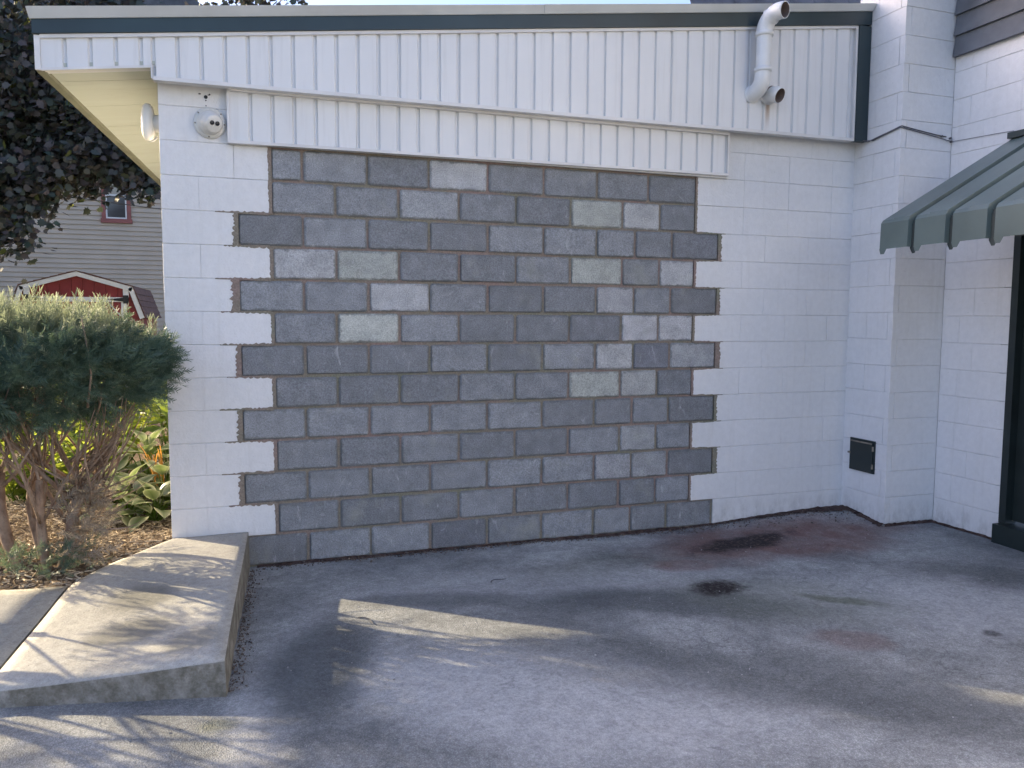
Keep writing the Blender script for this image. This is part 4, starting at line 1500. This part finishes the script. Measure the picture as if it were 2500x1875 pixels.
perennial(-1.34, 1.40, .34, .52, 420, 'low yellow green plant just behind the bare yew twigs', .10, M['peren'])
perennial(-1.78, 1.55, .38, .52, 420, 'low yellow green plant behind the leftmost yew trunks', .10, M['peren'])
perennial(-1.70, 2.25, .45, .66, 700, 'sunlit yellow green leafy plant seen between the yew stems', .11, M['peren'])
perennial(-2.45, 2.70, .50, .66, 700, 'sunlit yellow green leafy plant at the left edge behind the stems', .11, M['peren'])
perennial(-1.30, 2.75, .45, .90, 700, 'tall leafy plant glowing in the sun behind the crown of twigs', .13, M['peren'])
perennial(-2.05, 3.10, .55, .92, 700, 'tall leafy plant glowing in the sun behind the left stems', .13, M['peren'])
perennial(-.72, 2.35, .36, .95, 380, 'tall leafy plant against the side wall behind the hostas', .12, M['peren'])

DL = thing('dried_daylily', (-.80, 1.10, 0), 'dried orange strap leaves beside the wall edge above the hostas', 'plant')
bl = MB()
for i in range(13):
    a = R.uniform(2.2, 5.2)
    L = R.uniform(.30, .50)
    d = Vector((math.cos(a), math.sin(a), 0))
    s = Vector((-d.y, d.x, 0)) * R.uniform(.006, .010)
    b = Vector((-.775 + R.gauss(0, .025), 1.10 + R.gauss(0, .05), .10))
    cp = []
    for k in range(6):
        u = k / 5
        cp.append(b + d * (L * .32 * u) + Vector((0, 0, L * (1.5 * u - .75 * u * u))))
    vs = []
    for k, p in enumerate(cp):
        w = 1 - .85 * (k / 5) ** 2
        vs += [p - s * w, p + s * w]
    bl.add(vs, [(k * 2, k * 2 + 1, k * 2 + 3, k * 2 + 2) for k in range(5)])
bl.build('dry_leaves', M['dry'], DL)
sk = MB()
sk.tube([(-.775, 1.10, .0), (-.775, 1.10, .15)], [.02, .012], 6)
sk.build('crown_base', M['bark'], DL)

# ------------------------------------------------------------------ maple behind
MP = thing('maple_tree', (-5.3, 8.8, -.3), 'big dark purple green maple hanging over the roof and house', 'tree')
tk = MB().tube([(-5.3, 8.8, -.35), (-5.32, 8.8, .6), (-5.2, 8.8, 1.8), (-5.0, 8.8, 3.0), (-4.6, 8.7, 4.8), (-4.2, 8.7, 7.4)], [.30, .24, .20, .18, .13, .06], 12, True, 0, .08)
tk.build('trunk', M['mapbark'], MP, True)
mlv = [(0, 0, 0)]
outl = [(.08, .12), (-.06, .30), (.20, .28), (.30, .52), (.42, .36), (.62, .40), (.66, .22), (1.0, .0)]
pts2 = outl + [(p[0], -p[1]) for p in outl[-2::-1]]
mlv = [(.25, 0, 0)] + [(p[0], p[1], -.10 * (abs(p[1]) + p[0] * .5)) for p in pts2] + [(0, 0, 0)]
mlf = [(0, i, i + 1) for i in range(1, len(pts2))] + [(0, len(pts2), len(pts2) + 1), (0, len(pts2) + 1, 1)]
clumps = []


def clump(c, r, n):
    clumps.append((Vector(c), Vector(r), n))


# (centre, radii, leaves): a broad crown that hangs lower towards the left
for c, r, n in (((-3.4, 8.6, 5.6), (2.3, 1.8, 2.0), 3600), ((-3.6, 8.0, 3.7), (1.05, 1.1, .95), 1500), ((-3.95, 7.6, 2.85), (.75, .8, .70), 900), ((-2.65, 8.0, 3.95), (.8, .9, .65), 1100),
                ((-1.8, 8.1, 4.2), (.95, .9, .75), 1200), ((-.9, 8.6, 4.9), (1.2, 1.1, .9), 1000), ((-.2, 9.0, 6.0), (1.3, 1.2, .75), 900), ((-4.9, 8.4, 4.6), (1.3, 1.3, 1.4), 1300),
                ((-2.2, 7.8, 5.4), (1.4, 1.2, 1.3), 1800), ((-3.3, 7.6, 4.6), (1.3, 1.1, 1.0), 1700), ((-1.55, 7.7, 3.45), (.42, .5, .32), 260), ((-3.05, 7.6, 3.15), (.40, .5, .36), 260), ((-2.3, 7.8, 3.45), (.45, .5, .28), 280), ((-3.45, 7.3, 2.62), (.55, .5, .38), 420), ((-3.9, 7.2, 2.75), (.7, .7, .45), 700), ((-2.9, 7.5, 3.2), (.55, .6, .40), 520),
                ((-2.1, 7.6, 3.65), (.65, .6, .40), 620), ((-1.45, 7.4, 3.75), (.5, .6, .42), 480), ((-4.4, 7.6, 7.9), (1.9, 1.5, 1.3), 2200), ((-2.4, 8.4, 7.9), (1.9, 1.5, 1.2), 2200), ((-5.8, 7.6, 8.6), (1.5, 1.4, 1.1), 1200), ((-3.6, 6.9, 7.6), (1.3, 1.0, .9), 1500), ((-4.1, 7.0, 3.0), (.9, .8, .6), 900)):
    clump(c, r, n)
lv, lit = [], []
br = MB()
for c, r, n in clumps:
    # limb to the clump
    a = Vector((-4.9, 8.75, min(max(c.z - 1.0, 2.6), 4.6)))
    pts, rd = bend(a, c, 6, .15, .07, .02, .1)
    br.tube(pts, rd, 6, True)
    # small twig clusters so that the outline is uneven
    subs = []
    for k in range(max(6, n // 38)):
        d = Vector((R.gauss(0, 1), R.gauss(0, 1), R.gauss(0, 1))).normalized()
        q = R.uniform(.35, 1.0)
        subs.append(c + Vector((d.x * r.x, d.y * r.y, d.z * r.z)) * q)
    for i in range(int(n * 1.55)):
        s = subs[R.randrange(len(subs))]
        p = s + Vector((R.gauss(0, .17), R.gauss(0, .17), R.gauss(0, .13)))
        an = R.uniform(0, 6.28)
        m = frame_from((math.cos(an), math.sin(an), R.uniform(-1.1, .1)), R.uniform(-.9, .9), R.uniform(.075, .135), p)
        (lit if R.random() < .035 else lv).append(m)
scatter(mlv, mlf, lv, 'crown', M['maple'], MP)
scatter(mlv, mlf, lit, 'pale_leaves', M['maplelit'], MP)
br.build('limbs', M['mapbark'], MP, True)

# ------------------------------------------------------------------ red garden shed
SX, SY = -3.165, 12.0
SHD = thing('garden_shed', (SX, SY, -.3), 'red barn shaped garden shed with white trim behind the shrub', 'shed')
prof = [(-1.10, -.30), (-1.10, 1.40), (-.93, 1.93), (0, 2.20), (.93, 1.93), (1.10, 1.40), (1.10, -.30)]
MB().prism([(SX + a, b) for a, b in prof], 1, SY + .02, SY + 3.0).build('shed_body', M['red'], SHD)
def roofz(dx):
    dx = abs(dx)
    return 2.20 - dx * (.27 / .93) if dx < .93 else 1.93 - (dx - .93) * (.53 / .17)
xs = [-1.09 + .198 * i for i in range(12)]
for a, b in zip(xs, xs[1:]):
    e = min(roofz(a), roofz(b), 2.20)
    MB().add([(SX + a + .004, SY, -.25), (SX + b - .004, SY, -.25), (SX + b - .004, SY, roofz(b) - .02), (SX + a + .004, SY, roofz(a) - .02),
              (SX + a - .0, SY + .018, -.25), (SX + b, SY + .018, -.25), (SX + b, SY + .018, roofz(b) - .02), (SX + a, SY + .018, roofz(a) - .02)],
             [(0, 1, 2, 3), (0, 3, 7, 4), (1, 5, 6, 2)]).build('wall_board', M['red'], SHD)
for s in (-1, 1):
    for (a0, z0, a1, z1) in ((0, 2.24, .975, 1.955), (.975, 1.955, 1.17, 1.36)):
        dx, dz = a1 - a0, z1 - z0
        L = math.hypot(dx, dz)
        nx, nz = -dz / L, dx / L
        w = .085
        q = [(SX + s * a0, z0), (SX + s * a1, z1), (SX + s * (a1 - nx * w), z1 - nz * w), (SX + s * (a0 - nx * w * (1 if a0 else 0)), z0 - nz * w - (.004 if not a0 else 0))]
        MB().prism(q, 1, SY - .05, SY - .01).build('rake_trim', M['shedwhite'], SHD)
door = MB().box(SX - .82, SX + .82, SY - .018, SY - .004, -.2, 1.66).build('double_door', M['red'], SHD)
for (x0, x1, z0, z1) in ((-.86, .86, 1.665, 1.755), (-.045, .045, -.2, 1.66), (.76, .86, -.2, 1.66), (-.86, -.76, -.2, 1.66)):
    MB().box(SX + x0, SX + x1, SY - .034, SY - .0185, z0, z1).build('door_trim', M['shedwhite'], door)
MB().box(SX + .80, SX + .90, SY - .036, SY - .001, 1.76, 1.93).build('post_trim', M['shedwhite'], SHD)
MB().box(SX - .90, SX - .80, SY - .036, SY - .001, 1.76, 1.93).build('post_trim', M['shedwhite'], SHD)
for s in (-1, 1):
    MB().bar((SX + s * .52, SY - .03, 1.67), (SX + s * .80, SY - .03, 1.33), .016, .085, (0, 1, 0)).build('diagonal_brace', M['shedwhite'], door)
    hh = MB()
    hh.prism([(SX + s * .50, 1.710), (SX + s * .80, 1.750), (SX + s * .80, 1.672)], 1, SY - .046, SY - .036)
    hh.box(min(SX + s * .80, SX + s * .895), max(SX + s * .80, SX + s * .895), SY - .048, SY - .038, 1.635, 1.795)
    hh.build('strap_hinge', M['black'], door)
# roof: plates with shingle courses
for s in (-1, 1):
    for (a0, z0, a1, z1, nc) in ((0, 2.255, .985, 1.965, 7), (.985, 1.965, 1.19, 1.35, 5)):
        for c in range(nc):
            u0, u1 = c / nc, (c + 1.15) / nc
            xa, xb = a0 + (a1 - a0) * u0, a0 + (a1 - a0) * min(u1, 1)
            za_, zb2 = z0 + (z1 - z0) * u0, z0 + (z1 - z0) * min(u1, 1)
            L = math.hypot(a1 - a0, z1 - z0)
            nx, nz = -(z1 - z0) / L, (a1 - a0) / L
            t0, t1 = .004, .018
            pts = [(SX + s * (xa + nx * t0), za_ + nz * t0), (SX + s * (xb + nx * t1), zb2 + nz * t1), (SX + s * (xb - nx * .01), zb2 - nz * .01), (SX + s * (xa - nx * .01), za_ - nz * .01)]
            MB().prism(pts, 1, SY - .055, SY + 3.1).build('shingle_course', M['shedroof'], SHD)

# ------------------------------------------------------------------ neighbour's house
HY = 20.0
NH = thing('neighbour_house', (-4.5, HY, -.3), 'beige clapboard house with red framed window behind the shed', 'house')
MB().box(-11, 3.0, HY + .02, HY + 8, -.3, 7.6).build('house_wall', M['clap'], NH)
z = -.25
while z < 7.55:
    b = MB()
    b.add([(-11, HY - .032, z), (3, HY - .032, z), (3, HY - .002, z + .136), (-11, HY - .002, z + .136), (-11, HY + .019, z), (3, HY + .019, z)], [(0, 1, 2, 3), (4, 5, 1, 0)])
    b.build('clapboard', M['clap'], NH)
    z += .1355
wz0, wz1, wx0, wx1 = 4.04, 5.60, -3.85, -3.10
win = MB().box(wx0 + .10, wx1 - .10, HY - .046, HY - .034, wz0 + .12, wz1 - .10).build('window', M['glass'], NH)
cs = [(wx0, wx0 + .105, wz0 + .10, wz1), (wx1 - .105, wx1, wz0 + .10, wz1), (wx0 + .105, wx1 - .105, wz1 - .11, wz1), (wx0 - .03, wx1 + .03, wz0 - .02, wz0 + .10)]
for (a, b, c, d) in cs:
    MB().box(a, b, HY - .075, HY - .010, c, d).build('casing', M['pink'], win)
for (a, b, c, d, y_) in ((wx0 + .105, wx0 + .145, wz0 + .10, wz1 - .11, .05), (wx1 - .145, wx1 - .105, wz0 + .10, wz1 - .11, .05), (wx0 + .145, wx1 - .145, wz0 + .10, wz0 + .14, .05), (wx0 + .145, wx1 - .145, 4.77, 4.82, .055), (wx0 + .145, wx1 - .145, wz1 - .15, wz1 - .11, .05)):
    MB().box(a, b, HY - y_ - .014, HY - .0465, c, d).build('sash_bar', M['sash'], win)
MB().box(wx0 + .145, wx1 - .145, HY - .052, HY - .0462, 4.82, wz1 - .15).build('blind', M['blind'], win)
rfh = MB().prism([(-11.4, 7.4), (3.4, 7.4), (-4.0, 12.0)], 1, HY - .5, HY + 8.4).build('roof', M['shake2'], NH)

wr = MB()
pts = [Vector((-6.5, 10, 3.85)).lerp(Vector((2.0, 10, 3.0)), u) + Vector((0, 0, -.10 * math.sin(math.pi * u))) for u in [i / 14 for i in range(15)]]
wr.tube(pts, .008, 5)
tag(wr.build('service_wire', M['cable']), 'thin dark wire crossing in front of the beige clapboard house', 'wire')
